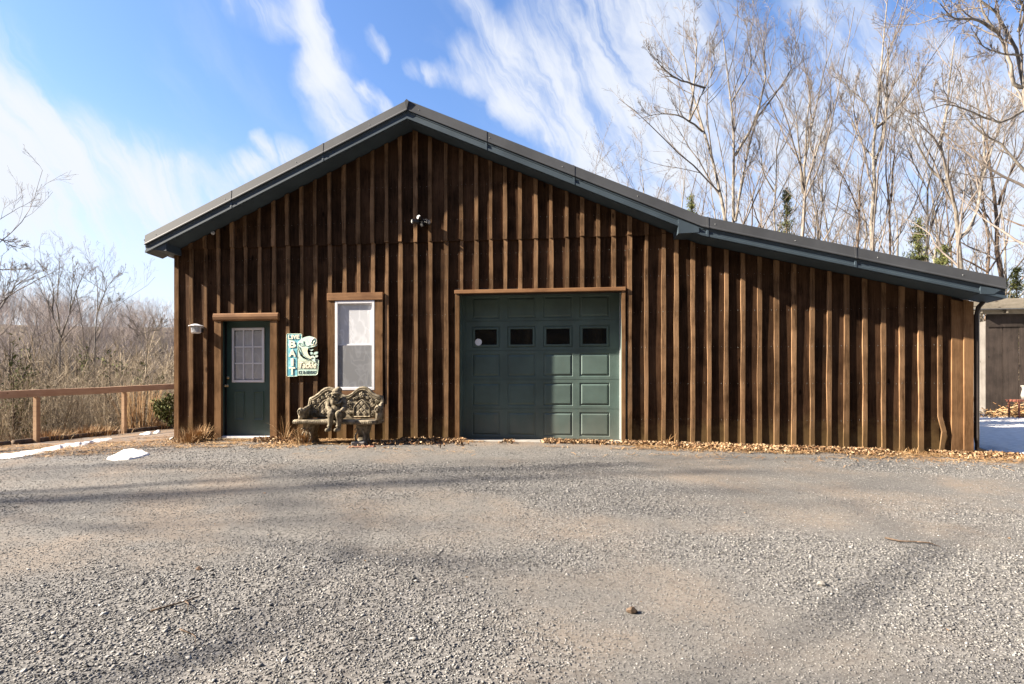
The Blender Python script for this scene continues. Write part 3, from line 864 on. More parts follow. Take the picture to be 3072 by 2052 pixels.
# garage door
YG = .29
gx0, gx1 = G0, G1
gz0, gz1 = pz(1620, 1315, YG) + .0, GT + .12
MB().box(gx0 - .08, gx0, -.0, YG + .06, -.1, GT + .02).build('garage_jamb', M['green_garage'], barn)
MB().box(gx1, gx1 + .08, -.0, YG + .06, -.1, GT + .02).build('garage_jamb', M['green_garage'], barn)
MB().box(gx0 - .08, gx1 + .08, .002, YG + .06, GT + .021, GT + .1).build('garage_header', M['sheath'], barn)
m2 = MB(); plank(m2, px(1365, -.045), gx0 + .008, zbase(G0) + .01, lambda q: GT + .0, -.045, .045, 10, .002, .001); m2.build('door_casing', M['trim'], barn)
m2 = MB(); plank(m2, gx1 - .008, px(1876, -.045), zbase(G1) + .0, lambda q: GT + .0, -.045, .045, 10, .002, .001); m2.build('door_casing', M['trim'], barn)
MB().box(px(1364, -.045), px(1877, -.045), -.060, .0, GT + .001, GT + .062).build('door_casing', M['trimx'], barn, bevel=.004)
gd = MB().box(gx0, gx1, YG + .012, YG + .045, gz0 - .02, gz1).build('garage_door', M['green_garage'], barn)
gcol = [(1350 + a / 3.136, 1350 + b / 3.136) for a, b in ((207, 468), (540, 806), (877, 1155), (1218, 1502))]
grow_ = [(850 + a / 3.136) for a in (95, 352, 632, 906, 1181, 1455)]
zs_ = [pz(1620, v, YG) for v in grow_]; zs_[0] = gz1 - .02; zs_[-1] = gz0 - .012
def frame_panel(mb, x0, x1, z0, z1, y, steps):
    """raised or sunk panel built of nested rings; steps = (inset, dy)"""
    rings = []; ins = 0
    for (i, dy) in steps:
        rings.append([(x0 + i, y + dy, z0 + i), (x1 - i, y + dy, z0 + i), (x1 - i, y + dy, z1 - i), (x0 + i, y + dy, z1 - i)])
    vs = [p for r in rings for p in r]; fs = []
    for k in range(len(rings) - 1):
        for j in range(4): fs.append((4 * k + j, 4 * k + (j + 1) % 4, 4 * k + 4 + (j + 1) % 4, 4 * k + 4 + j))
    e = 4 * (len(rings) - 1); fs.append((e, e + 1, e + 2, e + 3))
    mb.add(vs, fs)
def sheet_with_holes(mb, x0, x1, z0, z1, y, th, holes):
    xs = sorted({x0, x1} | {h[0] for h in holes} | {h[1] for h in holes})
    for a, b in zip(xs[:-1], xs[1:]):
        hs = sorted([h for h in holes if h[0] <= a + 1e-6 and h[1] >= b - 1e-6], key=lambda h: h[2])
        z = z0
        for h in hs: mb.box(a, b, y, y + th, z, h[2]); z = h[3]
        mb.box(a, b, y, y + th, z, z1)
for r in range(5):
    zt, zb = zs_[r], zs_[r + 1]
    holes = []
    gap = .006
    for (a, b) in gcol:
        xa, xb = px(a, YG), px(b, YG)
        h = zt - zb
        if r == 0: holes.append((xa, xb, zb + .05, zb + .05 + .38))
        elif r == 1: holes.append((xa, xb, zb + .055, zt - .09))
        else: holes.append((xa, xb, zb + .055, zt - .055))
    m2 = MB(); sheet_with_holes(m2, gx0, gx1, zb + gap, zt, YG, .012, holes)
    m2.build('door_section', M['green_garage'], gd)
    for (xa, xb, za, zb_) in holes:
        m3 = MB()
        if r == 1:
            frame_panel(m3, xa, xb, za, zb_, YG, [(0, 0), (.008, .010), (.014, .010), (.024, -.008), (.05, -.008), (.056, .006), (.0565, .010)])
            # open the middle: glass covers it
            m3.build('window_frame', M['green_garage'], gd)
            MB().box(xa + .058, xb - .058, YG + .001, YG + .008, za + .058, zb_ - .058).build('window_pane', M['dark_glass'], gd)
        else:
            frame_panel(m3, xa, xb, za, zb_, YG, [(0, 0), (.012, .011), (.02, .011), (.048, -.003), (.052, -.003)])
            m3.build('raised_panel', M['green_garage'], gd)
def mat_sticker():
    m, t, bs = new_mat('round_sticker')
    tc = t.n('ShaderNodeTexCoord').outputs['Generated']
    d = t.n('ShaderNodeVectorMath', operation='DISTANCE', inp={0: tc, 1: (.5, .5, .5)}).outputs[1]
    n = t.noise(tc, 7, 3, .6)
    ring = t.m('MULTIPLY', t.step(d, .36, .38), t.step(d, .43, .41))
    inner = t.m('MULTIPLY', t.step(n, .5, .56), t.step(d, .32, .28))
    f = t.m('MAXIMUM', ring, inner)
    link(t, t.mix(f, (.74, .76, .78), (.16, .22, .32)), bs.inputs['Base Color'])
    return m
c = at(1435.5, 1026.5, YG - .002)
m2 = MB(); m2.prism([(c.x + .062 * math.cos(k * PI / 12), c.z + .062 * math.sin(k * PI / 12)) for k in range(24)], YG - .011, YG - .0085)
m2.build('window_sticker', mat_sticker(), gd)
MB().box(gx0 - .01, gx1 + .03, -.16, YG + .05, -.16, gz0 - .014).build('threshold', M['concrete'], barn, bevel=.01)
MB().box(gx0 - .02, gx0 + .045, YG - .03, YG, gz0, gz1 - .1).build('door_track', M['green_garage'], barn)
MB().box(gx1 - .010, gx1 + .005, YG - .03, YG, gz0, gz1 - .1).build('weather_strip', M['white'], barn)

# entry door
YD = .127
ez0, ez1 = pz(737, 1306, YD), DT + .03
MB().box(D0 - .05, D0, .0, YD + .05, -.1, DT + .02).build('entry_jamb', M['green'], barn)
MB().box(D1, D1 + .05, .0, YD + .05, -.1, DT + .02).build('entry_jamb', M['green'], barn)
MB().box(D0 - .05, D1 + .05, .002, YD + .05, DT + .001, DT + .06).build('entry_header', M['green'], barn)
MB().box(D0, D0 + .03, YD - .03, YD - .001, ez0, DT).build('door_stop', M['black'], barn)
m2 = MB(); plank(m2, px(642.8, -.055), px(662.5, -.055), zbase(D0) + .01, lambda q: pz(737, 961, -.055), -.055, .055, 10, .003, .001); m2.build('entry_casing', M['trim'], barn)
m2 = MB(); plank(m2, px(810, -.055), px(830, -.055), zbase(D1) + .01, lambda q: pz(737, 961, -.055), -.055, .055, 10, .003, .001); m2.build('entry_casing', M['trim'], barn)
za, zb = pz(737, 961, -.07), pz(737, 939, -.07)
m2 = MB(); prof = [(.0, za), (-.06, za), (-.078, za + .02), (-.085, (za + zb) / 2), (-.078, zb - .02), (-.06, zb), (0, zb)]
xa, xb = px(639, -.07), px(833.5, -.07)
vs = [(xa, y, z) for y, z in prof] + [(xb, y, z) for y, z in prof]; k = len(prof)
m2.add(vs, [tuple(range(k)), tuple(range(2 * k - 1, k - 1, -1))] + [(i, (i + 1) % k, (i + 1) % k + k, i + k) for i in range(k)])
m2.build('entry_lintel', M['trimx'], barn)
wx0, wx1, wz0, wz1 = px(697, YD), px(794, YD), pz(737, 1147, YD), pz(737, 984, YD)
pn = [(px(703, YD), px(735, YD), pz(737, 1261, YD), pz(737, 1173, YD)), (px(760, YD), px(792, YD), pz(737, 1261, YD), pz(737, 1173, YD))]
ed = MB()
sheet_with_holes(ed, D0 + .002, D1 - .002, ez0, ez1, YD, .04, [(wx0 + .03, wx1 - .03, wz0 + .03, wz1 - .03)] + [(a, b, c_, d_) for a, b, c_, d_ in pn if a < wx0 + .03] * 0)
ed = ed.build('entry_door', M['green'], barn)
for a, b, c_, d_ in pn:
    m3 = MB(); frame_panel(m3, a, b, c_, d_, YD - .001, [(0, 0), (.006, -.014), (.016, -.014), (.034, -.001), (.04, -.001)]); m3.build('raised_panel', M['green'], ed)
m3 = MB(); sheet_with_holes(m3, wx0, wx1, wz0, wz1, YD - .018, .017, [(wx0 + .045, wx1 - .045, wz0 + .045, wz1 - .045)]); m3.build('window_frame', M['white'], ed, bevel=.004)
ix0, ix1, iz0, iz1 = wx0 + .045, wx1 - .045, wz0 + .045, wz1 - .045
for k in (1, 2):
    xx = ix0 + (ix1 - ix0) * k / 3; MB().box(xx - .011, xx + .011, YD - .012, YD + .004, iz0, iz1).build('muntin', M['white'], ed)
    zz = iz0 + (iz1 - iz0) * k / 3; MB().box(ix0, ix1, YD - .010, YD + .003, zz - .011, zz + .011).build('muntin', M['white'], ed)
for i in range(3):
    for j in range(3):
        xa = ix0 + (ix1 - ix0) * i / 3; zc = iz0 + (iz1 - iz0) * j / 3
        MB().box(xa + .012, xa + (ix1 - ix0) / 3 - .012, YD + .004, YD + .008, zc + .012, zc + (iz1 - iz0) / 3 - .012).build('window_pane', M['glass'], ed)
def blinds(x0, x1, z0, z1, y, pitch, parent):
    m3 = MB(); n = int((z1 - z0) / pitch)
    for k in range(n):
        z = z0 + k * pitch + random.uniform(-.0008, .0008)
        m3.add([(x0, y - .008, z), (x1, y - .008, z), (x1, y + .006, z + pitch * .78), (x0, y + .006, z + pitch * .78), (x0, y + .003, z + pitch * .3), (x1, y + .003, z + pitch * .3)], [(0, 1, 5, 4), (4, 5, 2, 3)])
    for f in (.15, .5, .85):
        xx = x0 + (x1 - x0) * f; m3.box(xx - .0015, xx + .0015, y - .01, y - .0085, z0, z1)
    m3.build('blind', M['blind'], parent, kind='stuff')
blinds(ix0 - .01, ix1 + .01, iz0 - .01, iz1 + .01, YD + .035, .026, ed)
MB().box(ix0 - .02, ix1 + .02, YD + .06, YD + .065, iz0 - .02, iz1 + .02).build('window_backing', M['sheath'], ed)
for (xx, yy, nm) in ((682, 1133, 'deadbolt'), (680, 1157, 'door_knob')):
    p = at(xx, yy, YD - .01)
    m3 = MB()
    m3.tube([(p.x, YD, p.z), (p.x, YD - .008, p.z)], .033, 16)
    if nm == 'door_knob':
        m3.tube([(p.x, YD - .006, p.z), (p.x, YD - .035, p.z)], .012, 10); m3.ell((p.x, YD - .052, p.z), (.027, .022, .027), 16, 10)
    else: m3.tube([(p.x, YD - .006, p.z), (p.x, YD - .022, p.z)], [.026, .021], 16)
    m3.build(nm, M['brass'], ed, smooth=True)
MB().box(D0 - .01, D1 + .01, -.035, YD + .03, ez0 - .035, ez0 - .004).build('door_sill', M['white'], barn)
MB().box(D0 - .005, D1 - .005, -.10, -.055, pz(737, 1329, -.1), pz(737, 1315, -.1)).build('step_board', M['grey_wood'], barn, bevel=.005)
MB().box(D0 - .22, D1 + .1, -.05, .02, -.22, pz(737, 1313, -.05) - .03).build('foundation', M['concrete'], barn)
# tall sash window
YW = .0
for (a, b) in ((px(983, -.055), W0 + .002), (W1 - .002, px(1147, -.055))):
    m3 = MB(); plank(m3, a, b, pz(1060, 1187, -.05) - .1, lambda q: WT + .004, -.050, .05, 12, .005 if a < W0 else .002, .001); m3.build('window_casing', M['trim'], barn)
MB().box(px(981, -.06), px(1148, -.06), -.064, .0, WT + .006, pz(1060, 878, -.06)).build('window_casing', M['trimx'], barn, bevel=.004)
MB().box(W0 + .004, W1 - .004, -.048, .0, WB - .125, WB - .002).build('window_casing', M['trimx'], barn, bevel=.004)
wf = MB(); fw = .05
sheet_with_holes(wf, W0 + .004, W1 - .004, WB, WT, -.052, .09, [(W0 + fw, W1 - fw, WB + fw, WT - fw)])
wf = wf.build('sash_window', M['white'], barn, bevel=.004)
zm = pz(1067, 1036.5, 0)
ax0, ax1, az0, az1 = W0 + fw, W1 - fw, WB + fw, WT - fw
m3 = MB(); sheet_with_holes(m3, ax0, ax1, zm, az1, -.02, .02, [(ax0 + .018, ax1 - .018, zm + .022, az1 - .018)]); m3.build('sash', M['white'], wf, bevel=.002)
m3 = MB(); sheet_with_holes(m3, ax0, ax1, az0, zm - .001, .004, .02, [(ax0 + .016, ax1 - .012, az0 + .02, zm - .022)]); m3.build('sash', M['white'], wf, bevel=.002)
MB().box(ax0 + .018, ax1 - .018, -.012, -.008, zm + .022, az1 - .018).build('window_pane', M['film'], wf)
MB().box(ax0 + .016, ax1 - .012, .012, .016, az0 + .02, zm - .022).build('window_pane', M['glass'], wf)
MB().box(ax0 + .004, ax1 - .004, -.034, -.032, az0, zm).build('insect_screen', M['screen'], wf)
blinds(ax0 + .004, ax1 - .004, az0, az1, .045, .024, wf)
MB().box(ax0 - .02, ax1 + .02, .08, .085, az0 - .02, az1 + .02).build('window_backing', M['sheath'], wf)
MB().box(W0 - .002, W0 + .004, .0, .08, WB, WT).build('window_jamb', M['white'], wf)

# nail rows: tiny bright heads on every batten and board seam
def nails():
    V = []
    for x in bx + bl:
        for z in (.35, .95, 1.55, 2.15, 2.75, 3.2, 3.8, 4.4):
            if z > zsof(x) - .1: continue
            if any(a - .03 < x < b + .03 and lo < z < hi + .08 for a, b, lo, hi in OPEN): continue
            up = z > zbelt(x) and x < XM
            for dx in (-.075, .075):
                V.append((x + dx, (-.0245 if up else -.004), z + random.uniform(-.01, .01)))
            V.append((x + random.uniform(-.01, .01), (-.0575 if up else (-.0355 if x < XM else -.029)), z))
    P = np.array(V); n = len(P)
    T = OCT[None] * np.array([.004, .003, .004]) + P[:, None]
    bulk('nail', T, OCTF, M['lens'], None, barn, kind='stuff')
nails()

# ------------------------------------------------------------------ things on the wall
# wall lantern
p = at(588, 987, -.12)
lt = thing('wall_lantern', 'small white porch lantern mounted left of the green entry door', 'wall lamp', (p.x, -.02, p.z))
MB().prism([(p.x + .035, p.z - .05), (p.x + .115, p.z - .05), (p.x + .115, p.z + .08), (p.x + .035, p.z + .08)], -.03, .0).build('mounting_plate', M['black'], lt)
MB().tube([(p.x + .07, -.03, p.z + .03), (p.x + .07, -.10, p.z + .05), (p.x, -.12, p.z + .07)], .010, 8).build('arm', M['white'], lt)
m2 = MB(); m2.tube([(p.x, -.12, p.z + .092), (p.x, -.12, p.z + .085), (p.x, -.12, p.z + .058), (p.x, -.12, p.z + .05)], [.02, .05, .125, .125], 8); m2.build('cap', M['white'], lt)
m2 = MB(); m2.tube([(p.x, -.12, p.z + .05), (p.x, -.12, p.z - .06)], [.082, .07], 8); m2.build('lamp_glass', M['glass'], lt)
m2 = MB()
for k in range(8):
    a = k * PI / 4; m2.tube([(p.x + .085 * math.cos(a), -.12 + .085 * math.sin(a), p.z + .05), (p.x + .073 * math.cos(a), -.12 + .073 * math.sin(a), p.z - .062)], .005, 4)
m2.tube([(p.x, -.12, p.z - .06), (p.x, -.12, p.z - .08)], [.085, .06], 8); m2.build('cage', M['white'], lt)
MB().ell((p.x, -.12, p.z), (.028, .028, .045)).build('bulb', M['lens'], lt, smooth=True)
# floodlight
p = at(1262, 664, -.12)
fl = thing('floodlight', 'black twin head security floodlight high under the barn gable', 'floodlight', (p.x, -.02, p.z))
MB().tube([(p.x + .03, -.02, p.z + .0), (p.x + .03, -.075, p.z)], .055, 16).build('mounting_plate', M['black'], fl)
def head(a, b, r, lensr, nm='lamp_head'):
    a, b = Vector(a), Vector(b); d = (b - a).normalized()
    h = MB().tube([a, a + (b - a) * .25, b], [r * .45, r * .85, r], 14).build(nm, M['black'], fl, smooth=False)
    MB().tube([b + d * .001, b + d * .012], lensr * .72, 14).build('lens', M['lens'], h)
head((p.x - .01, -.09, p.z), (p.x - .135, -.17, p.z - .01), .042, .038)
head((p.x + .02, -.08, p.z + .03), (p.x - .02, -.19, p.z + .055), .036, .033)
head((p.x + .06, -.08, p.z), (p.x + .15, -.15, p.z - .025), .045, .040)
head((p.x + .03, -.09, p.z - .02), (p.x + .03, -.16, p.z - .075), .034, .03, 'motion_sensor')
MB().tube([(p.x + .05, -.05, p.z + .03), (p.x + .1, -.1, p.z + .04), (p.x + .09, -.12, p.z + .0)], .012, 8).build('bracket', M['black'], fl)
p = at(637, 698, -.05)
sc_ = thing('security_camera', 'tiny white dome camera under the left end of the roof', 'camera', (p.x, -.02, p.z))
MB().tube([(p.x, -.022, p.z), (p.x, -.045, p.z)], .034, 14).build('base', M['white'], sc_)
MB().ell((p.x, -.05, p.z), (.026, .026, .026)).build('dome', M['lens'], sc_, smooth=True)

# the pressed metal bait sign
def mat_sign():
    m, t, bs = new_mat('faded_sign_blue')
    tc = t.n('ShaderNodeTexCoord').outputs['Object']
    n = t.noise(tc, 9, 5, .65); n2 = t.noise(tc, 26, 4, .6)
    c = t.mix(t.step(n, .35, .65), (0.07, 0.30, 0.38), (0.22, 0.52, 0.56))
    c = t.mix(t.step(n2, .58, .72), c, (0.55, 0.70, 0.66))
    link(t, c, bs.inputs['Base Color']); bs.inputs['Roughness'].default_value = .4
    return m
M['sign_blue'] = mat_sign()
M['sign_cream'] = mat_plain('faded_sign_cream', (0.62, 0.66, 0.50), .45, 0, .1, 14, col2=(0.42, 0.58, 0.50))
M['sign_tan'] = mat_plain('faded_sign_tan', (0.50, 0.48, 0.34), .45, 0, .1, 10, col2=(0.36, 0.44, 0.36))
M['letter'] = mat_plain('letter_cream', (0.86, 0.80, 0.62), .4, 0, .05)
M['letter_dark'] = mat_plain('letter_dark', (0.05, 0.10, 0.10), .4)
M['fish'] = mat_plain('fish_pale', (0.66, 0.74, 0.62), .4, 0, .1, 20, col2=(0.40, 0.62, 0.55))
M['fish_belly'] = mat_plain('fish_belly', (0.84, 0.78, 0.56), .4, 0, .1, 12)
M['fish_dark'] = mat_plain('fish_dark', (0.10, 0.22, 0.24), .4)
YS = -.062
def S(a, b, Y=YS):                          # position on the sign from the enlarged photograph
    q = at(840 + a / 9.22, 980 + b / 9.22, Y); return (q.x, q.z)
sg = thing('bait_sign', 'faded blue and cream pressed metal fishing bait sign with leaping fish between door and window', 'sign', (S(600, 800)[0], -.03, S(600, 800)[1]))
body = [(190, 215), (205, 200), (590, 200), (605, 215), (600, 330), (560, 380), (510, 440), (490, 560), (520, 700), (560, 800), (640, 880), (760, 930), (820, 920), (860, 930), (1000, 905), (1050, 905), (1075, 940), (1055, 1180), (1040, 1300), (1000, 1340), (490, 1345), (470, 1370), (215, 1378), (190, 1360)]
MB().prism([S(*q) for q in body], YS, YS + .018).build('panel', M['sign_cream'], sg)
MB().prism([S(*q) for q in ((200, 212), (592, 212), (590, 330), (540, 400), (480, 600), (470, 760), (480, 1366), (206, 1366))], YS - .003, YS - .0002).build('blue_band', M['sign_blue'], sg)
MB().prism([S(*q) for q in ((520, 935), (1050, 935), (1030, 1180), (500, 1180))], YS - .003, YS - .0002).build('tackle_band', M['sign_tan'], sg)
m2 = MB(); pts = [Vector((S(*q)[0], YS - .002, S(*q)[1])) for q in body]; m2.tube(pts + [pts[0]], .005, 6); m2.build('rim', M['sign_cream'], sg)
for s_, x0, x1, y0, y1 in (('L', 225, 300, 232, 345), ('I', 318, 348, 230, 345), ('V', 360, 445, 230, 345), ('E', 458, 538, 228, 338), ('B', 250, 435, 385, 580), ('A', 240, 435, 630, 830), ('I', 305, 372, 872, 1082), ('T', 250, 418, 1118, 1330)):
    a, b = S(x0, y1, YS - .01), S(x1, y0, YS - .01)
    place_text('letter', s_, a[0], b[0], a[1], b[1], YS - .011, .008, M['letter'], sg, bold=.03)
a, b = S(530, 1142, YS - .01), S(1000, 975, YS - .01)
place_text('lettering', 'Tackle', a[0], b[0], a[1], b[1], YS - .009, .006, M['letter'], sg, shear=.25, bold=.02)
MB().prism([S(*q) for q in ((500, 1192), (1020, 1192), (1010, 1325), (500, 1325))], YS - .003, YS - .0002).build('lower_band', M['fish'], sg)
for s_, x0, x1 in (('ICE', 510, 603), ('&', 625, 705), ('RENTALS', 722, 1000)):
    a, b = S(x0, 1308, YS - .01), S(x1, 1218, YS - .01)
    place_text('lettering', s_, a[0], b[0], a[1], b[1], YS - .006, .003, M['letter_dark'], sg, bold=.015)
# the fish
fish = thing_fish = MB().prism([S(*q) for q in ((560, 380), (640, 310), (730, 280), (830, 262), (920, 285), (1010, 330), (1030, 380), (1030, 440), (1010, 490), (1038, 510), (1000, 545), (880, 575), (790, 600), (760, 680), (780, 740), (830, 820), (930, 800), (985, 850), (980, 930), (1000, 990), (930, 960), (870, 905), (760, 880), (640, 800), (570, 700), (530, 580), (520, 460))], YS - .016, YS - .0002).build('fish', M['fish'], sg)
MB().prism([S(*q) for q in ((650, 560), (740, 590), (790, 600), (770, 680), (790, 760), (850, 830), (920, 850), (860, 890), (760, 850), (690, 790), (650, 720), (620, 640))], YS - .022, YS - .017).build('belly', M['fish_belly'], fish)
m2 = MB(); m2.prism([S(*q) for q in ((890, 440), (930, 370), (990, 335), (1015, 380), (1005, 450), (970, 500), (910, 490))], YS - .021, YS - .017); m2.build('mouth', M['fish_dark'], fish)
m2 = MB()
def stroke(pts, r): m2.tube([Vector((S(*q)[0], YS - .019, S(*q)[1])) for q in pts], r, 6)
stroke([(670, 400), (665, 460), (700, 520), (780, 550), (850, 510)], .0035)
stroke([(545, 560), (590, 660), (650, 760), (740, 850), (820, 905)], .005)
stroke([(540, 480), (600, 540), (680, 520)], .003); stroke([(520, 470), (570, 460), (640, 480)], .003)
stroke([(560, 690), (600, 780)], .006); stroke([(750, 600), (800, 600), (860, 575)], .003); stroke([(700, 740), (740, 690)], .003); stroke([(760, 760), (790, 700)], .003)
m2.build('markings', M['fish_dark'], fish)
m2 = MB()
stroke([(870, 460), (900, 370), (980, 310), (1025, 350), (1025, 440), (985, 515), (880, 500)], .006); stroke([(940, 500), (950, 430), (980, 390)], .006); m2.build('lips', M['letter'], fish)
m2 = MB()
for q in (((820, 610), (860, 625), (930, 620), (910, 660), (860, 675), (820, 650)), ((830, 720), (880, 700), (920, 720), (900, 770), (850, 770)), ((930, 770), (960, 710), (1010, 690), (1055, 700), (1050, 740), (1000, 775)), ((980, 800), (1050, 790), (1055, 830), (1010, 855), (985, 840))):
    m2.prism([S(*k) for k in q], YS - .012, YS + .012)
m2.build('fin', M['fish'], fish)

# ------------------------------------------------------------------ bench and gnome
YBN = -.62
def Bp(a, b, Y=YBN):                       # from the enlarged photograph of the bench
    q = at(840 + a / 3.733, 960 + b / 3.733, Y); return Vector((q.x, Y, q.z))
bz0 = Bp(930, 1400).z
bench = thing('stone_bench', 'ornate cast stone garden bench with twin arched lattice back under the tall window', 'bench', (Bp(670, 1110).x, YBN, bz0))
sx0, sx1 = Bp(200, 1140).x, Bp(1110, 1140).x
zs1 = Bp(600, 1108, YBN + .1).z; zs0 = Bp(600, 1165, YBN - .1).z
def seat():
    m2 = MB(); n = 28; front = []; back = []
    for i in range(n + 1):
        f = i / n; x = sx0 + (sx1 - sx0) * f
        yy = YBN - .20 - .03 * math.cos((f - .5) * 2 * PI) * -1
        e = min(f, 1 - f); r = .07 * max(0, 1 - e / .06) ** 2
        front.append((x, yy + r)); back.append((x, YBN + .22))
    ring = front + back[::-1]
    k = len(ring); vs = []
    for (z, ins) in ((zs0, .018), (zs0 + .012, .002), ((zs0 + zs1) / 2, -.006), (zs1 - .012, .0), (zs1, .014)):
        cx_ = (sx0 + sx1) / 2
        for (x, y) in ring:
            vs.append((x + (ins if x < cx_ else -ins) * (abs(x - cx_) > .65), y + (ins if y < YBN else -ins), z))
    fs = [(j * k + i, j * k + (i + 1) % k, (j + 1) * k + (i + 1) % k, (j + 1) * k + i) for j in range(4) for i in range(k)]
    # top and bottom as quad strips between front and back
    for base, flip in ((0, 1), (4 * k, 0)):
        for i in range(n):
            q = (base + i, base + i + 1, base + k - 2 - i, base + k - 1 - i); fs.append(q)
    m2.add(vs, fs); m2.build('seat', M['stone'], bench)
    m3 = MB()
    for i in range(44):                      # rope moulding round the front edge
        f = (i + .5) / 44; x = sx0 + .03 + (sx1 - sx0 - .06) * f
        yy = YBN - .203 + .03 * math.cos((f - .5) * 2 * PI)
        m3.ell((x, yy, (zs0 + zs1) / 2 - .004), (.011, .010, .022), 6, 4, Matrix.Rotation(.5, 3, 'Y'))
    m3.build('moulding', M['stone'], bench, kind='stuff')
seat()
YK = YBN + .20
out_pts = [(318, 1095), (322, 960), (335, 885), (385, 862), (430, 832), (470, 795), (505, 772), (545, 763), (590, 772), (635, 800), (680, 838), (720, 858), (765, 855), (810, 830), (850, 793), (890, 766), (930, 758), (970, 766), (1005, 792), (1040, 828), (1080, 852), (1140, 860), (1145, 905), (1140, 960), (1140, 1095)]
P_ = [Bp(a, b, YK) for a, b in out_pts]
m2 = MB(); cx_ = sum(q.x for q in P_) / len(P_)
m2.prism([(q.x, q.z) for q in P_], YK + .012, YK + .055)
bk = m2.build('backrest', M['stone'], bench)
m2 = MB(); m2.tube([Vector((q.x, YK + .018, q.z)) for q in P_], .026, 8)
m2.tube([Vector((q.x * .97 + cx_ * .03, YK + .0, q.z - .028)) for q in P_[1:-1]], .009, 6)
m2.build('rim', M['stone'], bk, smooth=True)
def arch_panel(cx0, w, z0, z1):
    m2 = MB(); pts = [(cx0 - w / 2, z0), (cx0 - w / 2, z0 + (z1 - z0) * .55), (cx0 - w * .36, z0 + (z1 - z0) * .74), (cx0 - w * .15, z1 - .02), (cx0, z1), (cx0 + w * .15, z1 - .02), (cx0 + w * .36, z0 + (z1 - z0) * .74), (cx0 + w / 2, z0 + (z1 - z0) * .55), (cx0 + w / 2, z0)]
    m2.prism(pts, YK - .004, YK + .014); pan = m2.build('lattice_panel', M['stone'], bk)
    m3 = MB(); pp = [Vector((a, YK - .006, b)) for a, b in pts]; m3.tube(pp + [pp[0]], .008, 6)
    m3.build('panel_border', M['stone'], bk, smooth=True)
    m4 = MB(); st = w / 2.6
    def topz(x):
        return float(np.interp(x, [p[0] for p in pts[1:8]], [p[1] for p in pts[1:8]]))
    for i in range(-6, 7):                      # pillowed diamonds standing proud of the joints
        for j in range(0, 12):
            x = cx0 + i * st / 2; z = z0 + .01 + j * st / 2
            if (i + j) % 2: continue
            h = st / 2 - .006
            poly = [(x - h, z), (x, z - h), (x + h, z), (x, z + h)]
            ok = all(cx0 - w / 2 + .004 < a < cx0 + w / 2 - .004 and z0 + .004 < b < topz(a) - .008 for a, b in poly)
            if not ok: continue
            m4.add([(a, YK - .006, b) for a, b in poly] + [(x + (a - x) * .6, YK - .014, z + (b - z) * .6) for a, b in poly], [(0, 1, 5, 4), (1, 2, 6, 5), (2, 3, 7, 6), (3, 0, 4, 7), (4, 5, 6, 7)])
    m4.build('diamond_relief', M['stone'], bk, kind='stuff')
zp0, zp1 = Bp(500, 1078, YK).z, Bp(500, 892, YK).z
c1, c2 = Bp(520, 1000, YK).x, Bp(918, 1000, YK).x
pw = Bp(1005, 1000, YK).x - Bp(828, 1000, YK).x
arch_panel(c1, pw, zp0, zp1); arch_panel(c2, pw, zp0, zp1)
m2 = MB()
def flower(x, z, r):
    for k in range(5):
        a = k * 2 * PI / 5 + .3; m2.ell((x + r * .6 * math.cos(a), YK - .006, z + r * .6 * math.sin(a)), (r * .42, .012, r * .42), 8, 5)
    m2.ell((x, YK - .014, z), (r * .25, .010, r * .25), 8, 5)
def curl(x, z, r, a0, sgn=1):
    pts = [Vector((x + r * (1 - k / 14) * math.cos(a0 + sgn * k * .5), YK - .003, z + r * (1 - k / 14) * math.sin(a0 + sgn * k * .5))) for k in range(11)]
    m2.tube(pts, .0075, 6)
for (a, b, k) in ((540, 840, 1), (920, 836, 1), (438, 900, .7), (1030, 905, .75), (775, 925, .75), (382, 925, .6), (860, 870, .55), (985, 868, .55), (480, 868, .55), (1085, 910, .65), (760, 1040, .65), (1050, 1030, .65), (395, 1030, .6), (690, 880, .6)):
    q = Bp(a, b, YK); flower(q.x, q.z, .052 * k)
for (a, b, r, a0, s_) in ((835, 890, .035, 0, 1), (1010, 880, .035, 3, -1), (465, 925, .035, 0, 1), (1035, 960, .033, 1, 1), (790, 980, .035, 2, -1), (400, 980, .035, 1, 1), (365, 905, .028, 2, 1), (1075, 950, .03, 4, -1), (740, 960, .03, 1, 1), (800, 1040, .03, 0, 1), (1040, 1060, .03, 2, 1), (365, 1050, .03, 2, 1), (420, 1050, .028, 0, -1), (720, 905, .03, 4, 1), (500, 880, .022, 1, 1), (590, 870, .024, 2, 1), (880, 855, .02, 1, -1), (960, 855, .02, 2, 1)):
    q = Bp(a, b, YK); curl(q.x, q.z, r, a0, s_)
m2.build('vine_relief', M['stone'], bk, smooth=True, kind='stuff')
